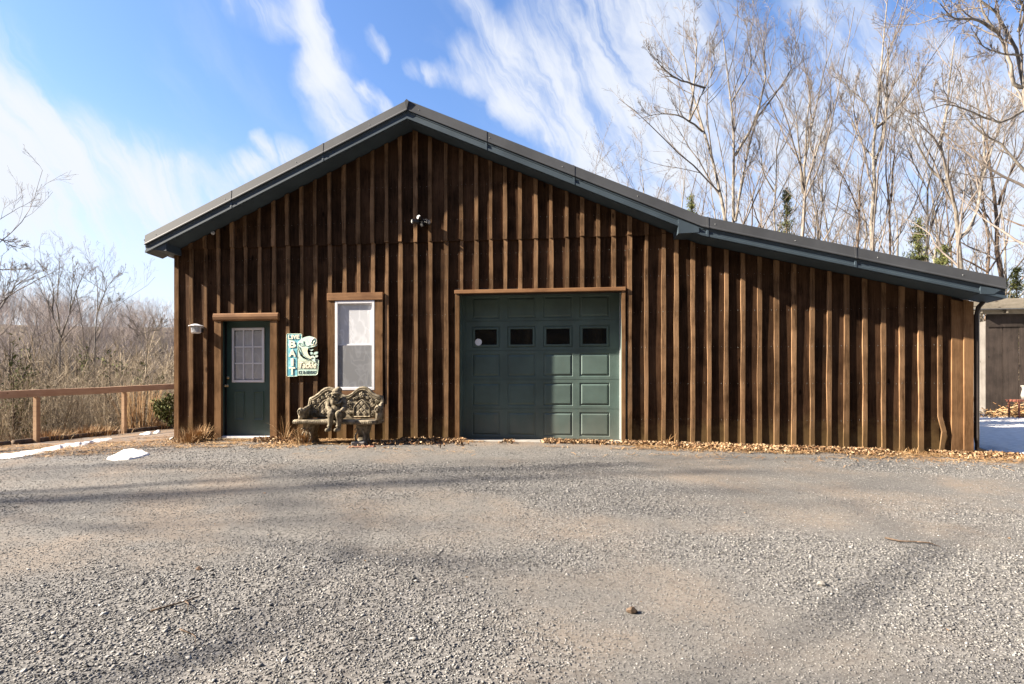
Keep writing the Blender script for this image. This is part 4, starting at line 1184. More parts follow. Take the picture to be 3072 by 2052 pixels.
for (pts, ex) in (([(232, 1095), (238, 1050), (262, 1035), (300, 1010), (335, 965)], (238, 1030)), ([(1105, 1095), (1108, 1040), (1110, 1000), (1122, 975), (1135, 950)], (1100, 1000))):
    left = ex[0] < 600
    q0 = Bp(*ex, YBN - .12)
    m2 = MB()
    xa = q0.x
    dxn = .16 if left else .03
    xe = Bp(330, 960, YK).x if left else Bp(1140, 960, YK).x
    pth = [Vector((xa, YBN - .13, q0.z - .02)), Vector((xa + .02 * (1 if left else 1), YBN - .06, q0.z + .03)), Vector(((xa + xe) / 2, YBN + .05, q0.z + .045)), Vector((xe, YK + .02, q0.z + .085))]
    m2.tube(pth, [.035, .042, .035, .03], 10)
    m2.prism([(pth[0].x - .03, zs1), (pth[0].x + .03, zs1), (pth[0].x + .03, q0.z - .01), (pth[0].x - .03, q0.z - .01)], YBN - .16, YBN + .02)
    m2.add([(xa - .02, YBN - .1, zs1), (xa + .02, YBN - .1, zs1), (xe + .02, YK + .03, zs1), (xe - .02, YK + .03, zs1), (xa - .02, YBN - .1, q0.z), (xa + .02, YBN - .1, q0.z), (xe + .02, YK + .03, q0.z + .08), (xe - .02, YK + .03, q0.z + .08)],
           [(0, 1, 2, 3), (4, 7, 6, 5), (0, 4, 5, 1), (1, 5, 6, 2), (2, 6, 7, 3), (3, 7, 4, 0)])
    m2.ell((xa, YBN - .14, q0.z), (.052, .05, .072), 12, 8)
    ar = m2.build('armrest', M['stone'], bench, smooth=True)
    m3 = MB(); m3.tube([Vector((xa + .045 * (1 - k / 16) * math.cos(k * .55), YBN - .185, q0.z + .055 * (1 - k / 16) * math.sin(k * .55))) for k in range(14)], .008, 6); m3.build('scroll', M['stone'], ar, smooth=True)
for (xc) in (345, 935):
    q = Bp(xc, 1280)
    m2 = MB(); zt = zs0 + .004; zb = bz0
    prof = [(0, .105, .17), (.1, .10, .165), (.3, .075, .13), (.5, .068, .12), (.7, .085, .14), (.88, .10, .16), (1, .095, .155)]
    rings = []
    for (t, wx_, wy) in prof:
        z = zb + (zt - zb) * t; rings.append([(q.x + wx_ * math.copysign(abs(math.cos(a)) ** .5, math.cos(a)), YBN + .02 + wy * math.copysign(abs(math.sin(a)) ** .5, math.sin(a)), z) for a in [k * 2 * PI / 16 + .1 for k in range(16)]])
    vs = [p for r in rings for p in r]; fs = [(j * 16 + i, j * 16 + (i + 1) % 16, (j + 1) * 16 + (i + 1) % 16, (j + 1) * 16 + i) for j in range(len(rings) - 1) for i in range(16)]
    fs.append(tuple(range(15, -1, -1))); m2.add(vs, fs)
    lg = m2.build('leg', M['stone'], bench, smooth=True)
    m3 = MB()
    for sgn in (-1, 1):
        m3.tube([Vector((q.x + sgn * (.03 + .05 * math.sin(k * .45)), YBN - .135 - .015 * math.sin(k * .5), zb + .04 + (zt - zb - .08) * k / 9)) for k in range(10)], [.02 - .001 * k for k in range(10)], 7)
        m3.tube([Vector((q.x + sgn * (.06 + .03 * (1 - k / 10) * math.cos(k * .6)), YBN - .145, zb + (zt - zb) * .72 + .035 * (1 - k / 10) * math.sin(k * .6))) for k in range(9)], .009, 6)
    m3.build('leaf_relief', M['stone'], lg, smooth=True)

def gnome():
    YGN = YBN - .02
    B = lambda a, b, dy=0: Bp(a, b, YGN + dy)
    seat_z = zs1
    g = thing('gnome_statue', 'weathered stone gnome in a slouched cap sitting on the bench, hands on knees', 'statue', (B(640, 1100).x, YGN, seat_z))
    m = MB()
    def limb(pts, rs, n=12):
        m.tube(pts, rs, n)
        for p, r in zip(pts, rs): m.ell(p, (r, r, r), 12, 8)
    # torso leaning forward and hips on the seat
    hip = B(650, 1060, .02); hip.z = seat_z + .075
    chest = B(635, 930, -.04); neck = B(632, 895, -.07)
    m.ell(hip, (.145, .115, .085)); m.ell((hip + chest) / 2, (.135, .105, .13)); m.ell(chest, (.125, .09, .10))
    limb([chest, neck], [.08, .055])
    m.ell((chest.x - .0, chest.y - .03, chest.z - .12), (.11, .085, .10))
    # legs: thighs forward along the seat, shins hanging over its edge
    for (kx, ky, fx, fy, hx) in ((572, 1062, 556, 1205, -.06), (655, 1052, 655, 1205, .03)):
        k = B(kx, ky, -.27); f = B(fx, fy, -.25); h = Vector((hip.x + hx, hip.y - .02, seat_z + .06))
        limb([h, k], [.075, .052]); limb([k, (k + f) / 2 + Vector((0, .01, 0)), f], [.052, .046, .032])
        m.tube([f + Vector((0, 0, .035)), f + Vector((0, 0, .015))], [.042, .044], 14)
        toe = f + Vector((-.015, -.07, -.035)); m.ell(f + Vector((0, .0, -.02)), (.036, .045, .032)); limb([f + Vector((0, 0, -.03)), toe], [.034, .032])
    # arms: upper arm down, forearm to the knee
    sl = B(560, 905, -.04); el = B(537, 985, -.10); hl = B(562, 1035, -.25)
    limb([sl, el], [.056, .045]); limb([el, hl + Vector((0, .05, .02))], [.043, .034])
    sr = B(715, 900, -.02); er = B(728, 985, -.08); hr = B(668, 1030, -.24)
    limb([sr, er], [.058, .047]); limb([er, hr + Vector((.02, .05, .02))], [.045, .034])
    limb([chest, sl], [.075, .055]); limb([chest, sr], [.075, .056])
    for (hd, sgn) in ((hl, 1), (hr, -1)):
        m.ell(hd + Vector((0, .01, .015)), (.034, .04, .02))
        for i in range(4):
            a = hd + Vector((-.026 + i * .017, -.012, .018)); L = (.034, .042, .04, .032)[i]
            limb([a, a + Vector((0, -L * .6, -.008)), a + Vector((0, -L * .95, -.034))], [.0098, .0095, .008], 8)
        a = hd + Vector((sgn * .028, .012, .008)); limb([a, a + Vector((sgn * .016, -.022, -.012)), a + Vector((sgn * .012, -.045, -.028))], [.011, .010, .008], 8)
    # head with face, turned to the left
    hd = B(632, 855, -.09)
    turn = Matrix.Rotation(rad(-22), 3, 'Z')
    HP = lambda x, y, z: hd + turn @ Vector((x, y, z))
    m.ell(hd, (.068, .072, .082)); limb([neck, hd], [.05, .055])
    m.ell(HP(0, -.058, -.012), (.040, .03, .036)); limb([HP(0, -.068, .018), HP(0, -.094, -.008)], [.011, .018])
    for s_ in (-1, 1):
        m.ell(HP(s_ * .033, -.062, -.012), (.022, .016, .018)); m.ell(HP(s_ * .027, -.066, .022), (.017, .010, .007)); m.ell(HP(s_ * .070, -.0, .0), (.012, .018, .024))
    me = remesh(m.mesh('body', off=world_of(g)), .0065, 1)
    body = obj('body', me, M['stone'], g)
    # beard and moustache in locks
    b = MB()
    b.ell(HP(0, -.058, -.075), (.052, .04, .065))
    for i in range(9):
        a = (i - 4) / 4; s0 = HP(a * .055, -.062 + abs(a) * .03, -.035); 
        b.tube([s0, s0 + turn @ Vector((a * .012, -.022, -.045)), s0 + turn @ Vector((-a * .018, -.016, -.10 + abs(a) * .045))], [.016, .015, .006], 7)
    for s_ in (-1, 1): b.tube([HP(s_ * .006, -.094, -.030), HP(s_ * .03, -.088, -.040), HP(s_ * .05, -.070, -.058)], [.012, .011, .004], 7)
    me = remesh(b.mesh('beard', off=world_of(g)), .005, 1); obj('beard', me, M['stone'], g)
    # slouched cap
    c = MB()
    c.ell(HP(0, .006, .050), (.084, .084, .035)); c.ell(HP(.005, .008, .082), (.078, .078, .055)); c.ell(HP(.028, .018, .112), (.055, .055, .045)); c.ell(HP(.062, .02, .108), (.036, .034, .028))
    c.tube([HP(.076 * math.cos(k * PI / 8), .078 * math.sin(k * PI / 8) + .003, .044 + (.006 if k % 2 else 0)) for k in range(17)], .018, 8)
    me = remesh(c.mesh('cap', off=world_of(g)), .006, 1); obj('cap', me, M['stone'], g)
    # coat collar and belt folds
    d = MB(); d.tube([B(590, 905, -.13), B(610, 925, -.15), B(640, 940, -.155), B(675, 925, -.14), B(690, 900, -.10)], .015, 8)
    d.tube([B(545, 1020, -.12), B(600, 1035, -.13), B(650, 1035, -.13)], .012, 8)
    d.build('collar', M['stone'], g, smooth=True)
    # seeing eyes
    e = MB()
    for s_ in (-1, 1): e.ell(HP(s_ * .026, -.0665, .008), (.0075, .005, .005), 10, 6)
    e.build('eyes', M['sheath'], g, smooth=True)
gnome()

# paver stone and brick by the bench
q = at(1075, 1345, -.86)
def slab(name, label, cat, cx_, cy_, lx, ly, h, rz, mat, z=None):
    m2 = MB(); n = 8
    rs = [(random.uniform(-.012, .012), random.uniform(-.012, .012)) for _ in range(8)]
    base = [(-lx, -ly), (0, -ly * 1.05), (lx, -ly), (lx * 1.03, 0), (lx, ly), (0, ly), (-lx, ly), (-lx * 1.02, 0)]
    c, s = math.cos(rz), math.sin(rz)
    ring = [(cx_ + (a + r[0]) * c - (b + r[1]) * s, cy_ + (a + r[0]) * s + (b + r[1]) * c) for (a, b), r in zip(base, rs)]
    z0 = float(H(cx_, cy_)) - .02 if z is None else z
    vs = [(x, y, z0) for x, y in ring] + [(x, y, z0 + h + random.uniform(-.004, .004)) for x, y in ring]
    m2.add(vs, [tuple(range(7, -1, -1)), tuple(range(8, 16))] + [(i, (i + 1) % 8, (i + 1) % 8 + 8, i + 8) for i in range(8)])
    o = m2.build(name, mat, None, bevel=.006, label=label, category=cat)
    return o
M['brick'] = mat_plain('red_paver', (0.2, 0.08, 0.045), .9, 0, .25, 12, .6)
slab('stone_block', 'grey stone block on the leaves at the foot of the bench', 'stone', q.x + .0, -.86, .095, .06, .085, .15, M['concrete'])
slab('paving_brick', 'flat red brick half buried in leaves in front of the bench', 'brick', q.x + .09, -1.05, .16, .06, .035, .3, M['brick'])
slab('paving_brick', 'flat red paver with one corner showing beside the stone block', 'brick', q.x + .2, -.95, .12, .05, .03, -.15, M['brick'])

# ------------------------------------------------------------------ litter
def band(n, x0, x1, yfun):
    x = R.uniform(x0, x1, n); y = yfun(x, n); return x, y
x = np.concatenate([R.uniform(1.9, 8.6, 9500), R.uniform(-4.6, 1.6, 6000), R.uniform(-.9, 2.2, 900)])
fall = np.abs(R.normal(0, 1, len(x)))
w = np.interp(x, [-5, -4, -2.8, -1.5, .0, .6, 2.2, 2.8, 4.6, 7.0, 8.6], [.12, .35, .45, .45, .18, .12, .12, .30, .30, .26, .22])
y = -.04 - fall * w
y = np.where(x > XR, y + (x - XR) * -.4 + .1, y)
ok = fnoise(x, y * .5, .7, 77) > .43
x, y = x[ok], y[ok]
leaves('fallen_leaves', x, y, M['leaf'], .030, .7, .045, kind='stuff', label='drift of brown dead leaves along the foot of the barn wall', category='leaves')
x = np.concatenate([R.uniform(-11, -2.5, 17000), R.uniform(-5, 8.6, 15000)])
y = np.where(np.arange(len(x)) < 17000, R.uniform(-3.0, .9, len(x)), -.1 - np.abs(R.normal(0, .5, len(x))))
y = np.where(x < XL, y, np.minimum(y, -.05))
ok = (fnoise(x * .35, y, .5, 88) > .47) & ~((np.arange(len(x)) < 17000) & (y < -1.0 - .25 * (-x - 2.5)))
x, y = x[ok], y[ok]
blades('pine_straw', x, y, M['straw'], .14, .009, kind='stuff', label='orange pine needles and straw scattered over the yard edge', category='straw')
x = R.uniform(-6, 7, 60); y = R.uniform(-7.2, -1.2, 60)
leaves('scattered_leaves', x, y, M['leaf'], .014, .3, .004, kind='stuff', label='few single tan leaves lying on the open gravel', category='leaves')

def tuft(name, label, cx_, cy_, n, h, spread, mat='straw', group=None):
    g = thing(name, label, 'grass', (cx_, cy_, float(H(cx_, cy_))), group)
    a = R.random(n) * 2 * PI; r = np.abs(R.normal(0, spread * .3, n)); lean = R.uniform(.1, 1.0, n); L = h * R.uniform(.4, 1.1, n)
    V = np.zeros((n, 8, 3)); bx_ = cx_ + r * np.cos(a); by_ = cy_ + r * np.sin(a)
    a2 = a + R.normal(0, .5, n)
    for i, t in enumerate((0, .35, .7, 1)):
        hor = lean * L * t ** 1.6; ver = L * t * (1 - .45 * lean * t)
        w = .005 * (1 - t) + .001
        for s_, sg_ in ((0, -1), (1, 1)):
            V[:, 2 * i + s_, 0] = bx_ + hor * np.cos(a2) - sg_ * w * np.sin(a2)
            V[:, 2 * i + s_, 1] = by_ + hor * np.sin(a2) + sg_ * w * np.cos(a2)
            V[:, 2 * i + s_, 2] = H(bx_, by_) + ver
    bulk('blades', V, [(0, 1, 3, 2), (2, 3, 5, 4), (4, 5, 7, 6)], M[mat], R.random(n), g, kind='stuff')
p = at(590, 1345, -.35); tuft('dry_grass_clump', 'bushy clump of dry straw grass at the left corner of the barn', p.x, -.35, 420, .34, .42)
p = at(555, 1350, -.7); tuft('dry_grass_clump', 'flattened pale grass clump just left of the entry door step', p.x, -.62, 200, .20, .5)
p = at(905, 1335, -.75); tuft('dry_grass_clump', 'tall dry grass clump against the left leg of the stone bench', p.x, -.72, 240, .34, .24)
p = at(862, 1320, -.2); tuft('dry_grass_clump', 'thin dry stems leaning from the wall between door and bench', p.x, -.3, 40, .50, .22)
p = at(1997, 1330, -.15); tuft('dry_grass_clump', 'few short dry stems beside the right edge of the garage door wall', p.x, -.15, 18, .26, .15)
p = at(2735, 1350, -.2); tuft('dry_grass_clump', 'low straw tuft near the right end of the lean-to wall', p.x, -.2, 50, .15, .4)
def stick(label, pts, r):
    m2 = MB(); ps = [Vector((x, y, float(H(x, y)) + r + .006)) for x, y in pts]
    m2.tube(ps, [r * (1 - .5 * i / len(ps)) for i in range(len(ps))], 6)
    k = ps[len(ps) // 2]; m2.tube([k, k + Vector((.06, -.05, .01)), k + Vector((.10, -.11, -.004))], [r * .6, r * .5, r * .3], 5)
    m2.build('stick', M['bark_dark'], None, smooth=True, label=label, category='stick')
def gpt(x, y):
    z = 1.3
    u = (x - 1536) / F
    Z = 3.0
    for _ in range(12):
        q = atz(x, HOR, Z); Z = (CZ - float(H(q.x, q.y))) * F / (y - HOR)
    q = atz(x, HOR, Z); return (q.x, q.y)
stick('long thin broken twig lying on the gravel at lower left', [gpt(452, 1839), gpt(500, 1826), gpt(555, 1810), gpt(604, 1792)], .006)
stick('short pale twig on the gravel below the long twig', [gpt(540, 1893), gpt(575, 1907)], .004)
stick('curved thin twig on the gravel at right', [gpt(2655, 1618), gpt(2700, 1628), gpt(2750, 1630), gpt(2800, 1636)], .007)
# a few single big stones
for (a, b, s_, lab) in ((1895, 1838, .035, 'single dark rock on the sandy gravel right of centre'), (2465, 1756, .03, 'single pale rock on the gravel at right'), (598, 1710, .024, 'small dark rock on the smooth gravel at left')):
    q = gpt(a, b); m2 = MB(); m2.ell((q[0], q[1], float(H(*q)) + s_ * .35), (s_, s_ * .7, s_ * .55), 7, 5)
    m2.v = [(v[0] + random.uniform(-.15, .15) * s_, v[1] + random.uniform(-.15, .15) * s_, v[2] + random.uniform(-.15, .15) * s_) for v in m2.v]
    m2.build('rock', M['concrete'] if 'pale' in lab else M['bark_dark'], None, label=lab, category='rock')

# snow
def snow_sheet(name, label, outline, h, seed, kind='stuff'):
    """lumpy patch that thins out to its edge"""
    o = np.array(outline); cx_, cy_ = o.mean(0); n = 14; rings = []
    m = len(o); V = []
    for i in range(n + 1):
        f = i / n
        for (x, y) in o:
            X = cx_ + (x - cx_) * f; Y = cy_ + (y - cy_) * f
            X += (vnoise(x * 3, y * 3, .3, seed) - .5) * .06 * f; Y += (vnoise(x * 3 + 9, y * 3, .3, seed + 3) - .5) * .06 * f
            V.append((X, Y, float(H(X, Y)) - .012 + (h * (1 - f ** 3) ** .7 + .01) * (.25 + 1.5 * float(fnoise(X, Y, .11, seed + 8)))* (1 if f < 1 else 0)))
    fs = [(i * m + j, i * m + (j + 1) % m, (i + 1) * m + (j + 1) % m, (i + 1) * m + j) for i in range(n) for j in range(m)]
    m2 = MB().add(V, fs)
    return m2.build(name, M['snow'], None, smooth=True, kind=kind, label=label, category='snow')
def poly(pts, sub=5):
    out = []
    for i in range(len(pts)):
        a, b = pts[i], pts[(i + 1) % len(pts)]
        for k in range(sub): out.append((a[0] + (b[0] - a[0]) * k / sub, a[1] + (b[1] - a[1]) * k / sub))
    return out
snow_sheet('snow_patch', 'small melting snow heap on the gravel near the left corner', poly([gpt(322, 1378), gpt(352, 1363), gpt(372, 1352), gpt(405, 1349), gpt(440, 1356), gpt(452, 1364), gpt(420, 1374), gpt(385, 1380), gpt(350, 1382)]), .05, 3)
strip = [gpt(-60, 1384), gpt(60, 1372), gpt(150, 1355), gpt(210, 1343), gpt(262, 1338), gpt(300, 1326), gpt(338, 1318), gpt(335, 1311), gpt(285, 1318), gpt(255, 1330), gpt(200, 1335), gpt(130, 1348), gpt(50, 1361), gpt(-60, 1370)]
def snow_strip():
    n = 7; L = strip[:n]; Rr = strip[n:][::-1]; V = []; m2 = MB(); cols = 40; rows = 5
    for i in range(cols + 1):
        t = i / cols * (n - 1); k = min(int(t), n - 2); f = t - k
        a = np.array(L[k]) * (1 - f) + np.array(L[k + 1]) * f; b = np.array(Rr[k]) * (1 - f) + np.array(Rr[k + 1]) * f
        a = a + (random.random() - .5) * .07; b = b + (random.random() - .5) * .05
        for j in range(rows + 1):
            g = j / rows; q = a * (1 - g) + b * g
            V.append((q[0], q[1], float(H(*q)) - .008 + .05 * math.sin(PI * g) ** .7 * min(1, 6 * (1 - i / cols) + .1) * random.uniform(.8, 1.1)))
    fs = [(i * (rows + 1) + j, (i + 1) * (rows + 1) + j, (i + 1) * (rows + 1) + j + 1, i * (rows + 1) + j + 1) for i in range(cols) for j in range(rows)]
    m2.add(V, fs).build('snow_strip', M['snow'], None, smooth=True, kind='stuff', label='narrow strip of old snow along the edge of the gravel below the fence', category='snow')
snow_strip()
for a, b, w, lab in ((438, 1300, 18, 'nearer small snow remnant beside the fence edge'), (470, 1295, 10, 'farther tiny snow remnant beside the fence edge')):
    snow_sheet('snow_patch', lab, poly([gpt(a - w, b + 3), gpt(a, b - 3), gpt(a + w, b - 4), gpt(a + w * .8, b + 3), gpt(a, b + 5)], 3), .03, a)
def snow_field():
    xs = np.arange(XR + .28, 34, .22); ys = np.arange(-1.6, 12.6, .22)
    X, Y = np.meshgrid(xs, ys, indexing='ij')
    edge = 1.25 - (X - 7.6) * 3.2
    edge = np.where(X > 8.2, -.70 - (X - 8.2) * .35, edge) + (vnoise(X, Y, .4, 5) - .5) * .2
    t = np.clip(np.minimum(Y - edge, (X - XR - .28) * 1.0 + .05) / .35, 0, 1)
    Z = H(X, Y) - .02 + .09 * t ** .6 + (fnoise(X, Y, 1.5, 41) - .5) * .04 * t
    Z = np.where(t <= 0, H(X, Y) - .06, Z)
    nx, ny = X.shape; i = np.arange(nx * ny).reshape(nx, ny)
    V = np.stack([X, Y, Z], -1).reshape(1, -1, 3)
    q = np.stack([i[:-1, :-1], i[1:, :-1], i[1:, 1:], i[:-1, 1:]], -1).reshape(-1, 4)
    bulk('snow', V, q, M['snow'], None, None, True, kind='structure')
snow_field()

# ------------------------------------------------------------------ fence on the left
FX = at(107, 1200, 1.4).x
FX = -10.65
fence = thing('rail_fence', 'new light brown wooden rail fence along the drop at the left edge of the yard', 'fence', (FX, 3.0, -.3))
def fz(y): return float(np.interp(y, [-2.5, .64, 3.7, 6.6, 9], [.74, .80, .90, 1.02, 1.10]))
for y in (-.9, 1.4, 3.72, 6.0):
    MB().box(FX - .045, FX + .045, y - .045, y + .045, float(H(FX, y)) - .1, fz(y) - .16 + .0).build('post', M['cedarz'], fence, bevel=.004)
for (a, b) in ((-2.6, 1.40), (1.406, 6.0), (6.006, 9.0)):
    m2 = MB(); n = 6
    vs = []
    for i in range(n + 1):
        y = a + (b - a) * i / n; z = fz(y) + random.uniform(-.006, .006)
        vs += [(FX - .045, y, z - .155), (FX + .05, y, z - .155), (FX + .05, y, z), (FX - .045, y, z)]
    fs = [(0, 1, 2, 3), tuple(4 * n + k for k in (3, 2, 1, 0))] + [(4 * i + j, 4 * i + (j + 1) % 4, 4 * i + 4 + (j + 1) % 4, 4 * i + 4 + j) for i in range(n) for j in range(4)]
    m2.add(vs, fs).build('rail', M['cedar'], fence)
m2 = MB()
for k in range(9):
    m2.tube([(FX + .05, y, float(H(FX, y)) + .05 + (fz(y) - .2 - float(H(FX, y))) * k / 9) for y in (-2, 1.4, 3.7, 6, 9)], .0016, 3, False)
for k in range(70):
    y = -2 + k * .155; m2.tube([(FX + .05, y, float(H(FX, y))), (FX + .05, y, fz(y) - .17)], .0013, 3, False)
m2.build('wire_mesh', M['gutter'], fence, kind='stuff')
# edging logs
for i, (a, b) in enumerate(((-2.2, .9), (1.0, 3.6), (3.7, 6.8))):
    m2 = MB(); m2.tube([(FX - .12 + random.uniform(-.03, .03), a + (b - a) * k / 5, float(H(FX, a + (b - a) * k / 5)) + .03) for k in range(6)], [.075, .07, .072, .066, .07, .06], 9)
    m2.build('edging_log', M['bark_dark'], None, smooth=True, label=('nearest', 'middle', 'farthest')[i] + ' mossy log edging the gravel under the rail fence', category='log')
# weathered railing down the slope, and a thin post
wr = thing('weathered_railing', 'old grey wooden railing on the slope behind the new fence', 'fence', tuple(atz(130, 1290, 17)))
for (x0, x1, y0, y1) in ((52, 235, 1272, 1264), (60, 215, 1308, 1297)):
    a, b = atz(x0, y0, 16.4), atz(x1, y1, 18)
    m2 = MB(); m2.add([a + Vector((0, 0, dz)) + Vector((0, dy, 0)) for dz in (-.06, .06) for dy in (-.02, .02)] + [b + Vector((0, 0, dz)) + Vector((0, dy, 0)) for dz in (-.06, .06) for dy in (-.02, .02)],
                      [(0, 1, 3, 2), (4, 6, 7, 5), (0, 4, 5, 1), (2, 3, 7, 6), (0, 2, 6, 4), (1, 5, 7, 3)]); m2.build('rail', M['grey_wood'], wr)
for xx in (45, 240):
    a = atz(xx, 1262, 16.4 if xx < 100 else 18); MB().box(a.x - .07, a.x + .07, a.y - .07, a.y + .07, a.z - 2.2, a.z + .02).build('post', M['grey_wood'], wr)
for xx, yy, ly, lab in ((475, 1218, 1285, 'thin grey stake behind the fence near the barn corner'), (395, 1232, 1290, 'short weathered stake beside the second fence post')):
    a = atz(xx, yy, 16); MB().box(a.x - .035, a.x + .035, a.y - .035, a.y + .035, a.z - 1.4, a.z).build('stake', M['grey_wood'], None, label=lab, category='stake')

# ------------------------------------------------------------------ the second building at right
cz = 20.4
c0 = atz(2958, 1240, cz)
shed = thing('shed', 'old shed of wide dark upright boards with a sagging roof behind the snow', 'shed', (c0.x, c0.y, -.2))
shz = 3.75
nb = 12; bw = .52
dirx = Vector((.985, -.17, 0))
for k in range(nb):
    a = c0 + dirx * (k * bw + .004); b = c0 + dirx * ((k + 1) * bw - .012)
    yy = random.uniform(-.012, .012); top = shz - .13 - k * .02
    m2 = MB(); n = Vector((.17, .985, 0)) * .03
    q = [a, b, b + n, a + n]
    m2.add([(p.x, p.y + yy, -.6) for p in q] + [(p.x, p.y + yy, top) for p in q], [(0, 3, 2, 1), (4, 5, 6, 7), (0, 1, 5, 4), (1, 2, 6, 5), (2, 3, 7, 6), (3, 0, 4, 7)])
    m2.build('wall_board', M['grey_board'], shed)
for k in range(5):
    n = Vector((.17, .985, 0)); a = c0 + n * (.035 + k * .8) ; b = c0 + n * (.035 + (k + 1) * .8 - .01)
    m2 = MB(); q = [a, b, b + dirx * .03, a + dirx * .03]
    m2.add([(p.x, p.y, -.6) for p in q] + [(p.x, p.y, shz - .35) for p in q], [(0, 3, 2, 1), (4, 5, 6, 7), (0, 1, 5, 4), (1, 2, 6, 5), (2, 3, 7, 6), (3, 0, 4, 7)])
    m2.build('side_panel', M['pale_board'], shed)
def slabdir(a, b, back, z0, z1, th):
    m2 = MB(); q = [a, b, b + back, a + back]
    zz = [z0, z1, z1 + .5, z0 + .5]
    m2.add([(p.x, p.y, z) for p, z in zip(q, zz)] + [(p.x, p.y, z + th) for p, z in zip(q, zz)], [(0, 3, 2, 1), (4, 5, 6, 7), (0, 1, 5, 4), (1, 2, 6, 5), (2, 3, 7, 6), (3, 0, 4, 7)]); return m2
nrm = Vector((.17, .985, 0))
slabdir(c0 - dirx * .5 - nrm * .35, c0 + dirx * 7 - nrm * .35, nrm * 5, shz + .06, shz - .12, .03).build('roof_sheet', M['roof'], shed)
slabdir(c0 - dirx * .45 - nrm * .15, c0 + dirx * 7 - nrm * .15, nrm * .05, shz - .10, shz - .28, .10).build('fascia_board', M['grey_wood'], shed)
for k in range(9):
    a = c0 + dirx * (k * .8 - .3) - nrm * .3
    slabdir(a, a + dirx * .05, nrm * 4, shz - .08 - k * .02, shz - .08 - k * .02, .12).build('rafter', M['grey_wood'], shed)
slabdir(c0 - nrm * .03, c0 + dirx * 6 - nrm * .03, nrm * .025, shz - .58, shz - .70, .34).build('top_board', M['grey_board'], shed)
# brush pile and rusty cart in front of it
def sticks_pile():
    n = 420; q = atz(3055, 1236, 18.2); V = []
    base = np.array([q.x, q.y, float(H(q.x, q.y))])
    pos = base + np.stack([R.normal(0.2, .75, n), R.normal(0, .35, n), np.abs(R.normal(0.05, .17, n))], -1)
    pos[:, 2] = np.minimum(pos[:, 2], base[2] + .75 * np.exp(-((pos[:, 0] - base[0] - .3) / .9) ** 2) + .03)
    a = R.random(n) * PI; el = R.normal(0, .35, n); L = R.uniform(.25, .8, n)
    d = np.stack([np.cos(a) * np.cos(el), np.sin(a) * np.cos(el), np.sin(el)], -1) * L[:, None] * .5
    w = np.array([.0, .0, .012]); w2 = np.cross(d, w); w2 /= np.linalg.norm(w2, axis=1)[:, None]; w2 *= .011
    V = np.stack([pos - d + w, pos - d - w * .5 + w2, pos - d - w * .5 - w2, pos + d + w, pos + d - w * .5 + w2, pos + d - w * .5 - w2], 1)
    bulk('brush_pile', V, [(0, 1, 4, 3), (1, 2, 5, 4), (2, 0, 3, 5)], M['straw'], R.random(n), None, kind='stuff', label='pile of cut canes and sticks on the snow in front of the shed', category='brush pile')
sticks_pile()
q = atz(3062, 1205, 17.6)
ct = thing('rusty_table', 'low rusty metal table beside the brush pile at the right edge', 'table', (q.x, q.y, float(H(q.x, q.y))))
MB().box(q.x - .28, q.x + .6, q.y - .25, q.y + .25, q.z, q.z + .07).build('table_top', M['rust'], ct)
for dx in (-.22, .5):
    for dy in (-.2, .2): MB().box(q.x + dx, q.x + dx + .04, q.y + dy - .02, q.y + dy + .02, float(H(q.x, q.y)), q.z).build('leg', M['rust'], ct)
pt_ = thing('chimney_pot', 'tan clay pot standing on the rusty table', 'pot', (q.x + .14, q.y, q.z + .072))
m2 = MB(); m2.tube([(q.x + .14, q.y, q.z + .073), (q.x + .14, q.y, q.z + .2), (q.x + .14, q.y, q.z + .42), (q.x + .14, q.y, q.z + .5)], [.09, .12, .08, .1], 12); m2.build('pot_body', M['concrete'], pt_, smooth=True)
m2 = MB(); m2.tube([(q.x + .14, q.y, q.z + .5), (q.x + .14, q.y, q.z + .54)], [.12, .12], 12); m2.build('rim', M['concrete'], pt_)

# ------------------------------------------------------------------ trees
def tubes(P, Rr, sides):
    """P (n,k,3), R (n,k) -> vertices and quads"""
    n, k, _ = P.shape
    T = np.gradient(P, axis=1); T /= np.linalg.norm(T, axis=2, keepdims=True) + 1e-9
    ref = np.where(np.abs(T[..., 2:3]) < .9, np.array([0, 0, 1.]), np.array([1., 0, 0]))
    A = np.cross(T, ref); A /= np.linalg.norm(A, axis=2, keepdims=True) + 1e-9
    B = np.cross(T, A)
    ang = np.arange(sides) * 2 * PI / sides
    V = P[:, :, None] + (A[:, :, None] * np.cos(ang)[None, None, :, None] + B[:, :, None] * np.sin(ang)[None, None, :, None]) * Rr[:, :, None, None]
    q = []
    for i in range(k - 1):
        for j in range(sides):
            j2 = (j + 1) % sides; q.append((i * sides + j, i * sides + j2, (i + 1) * sides + j2, (i + 1) * sides + j))
    return V.reshape(n, k * sides, 3), np.array(q)

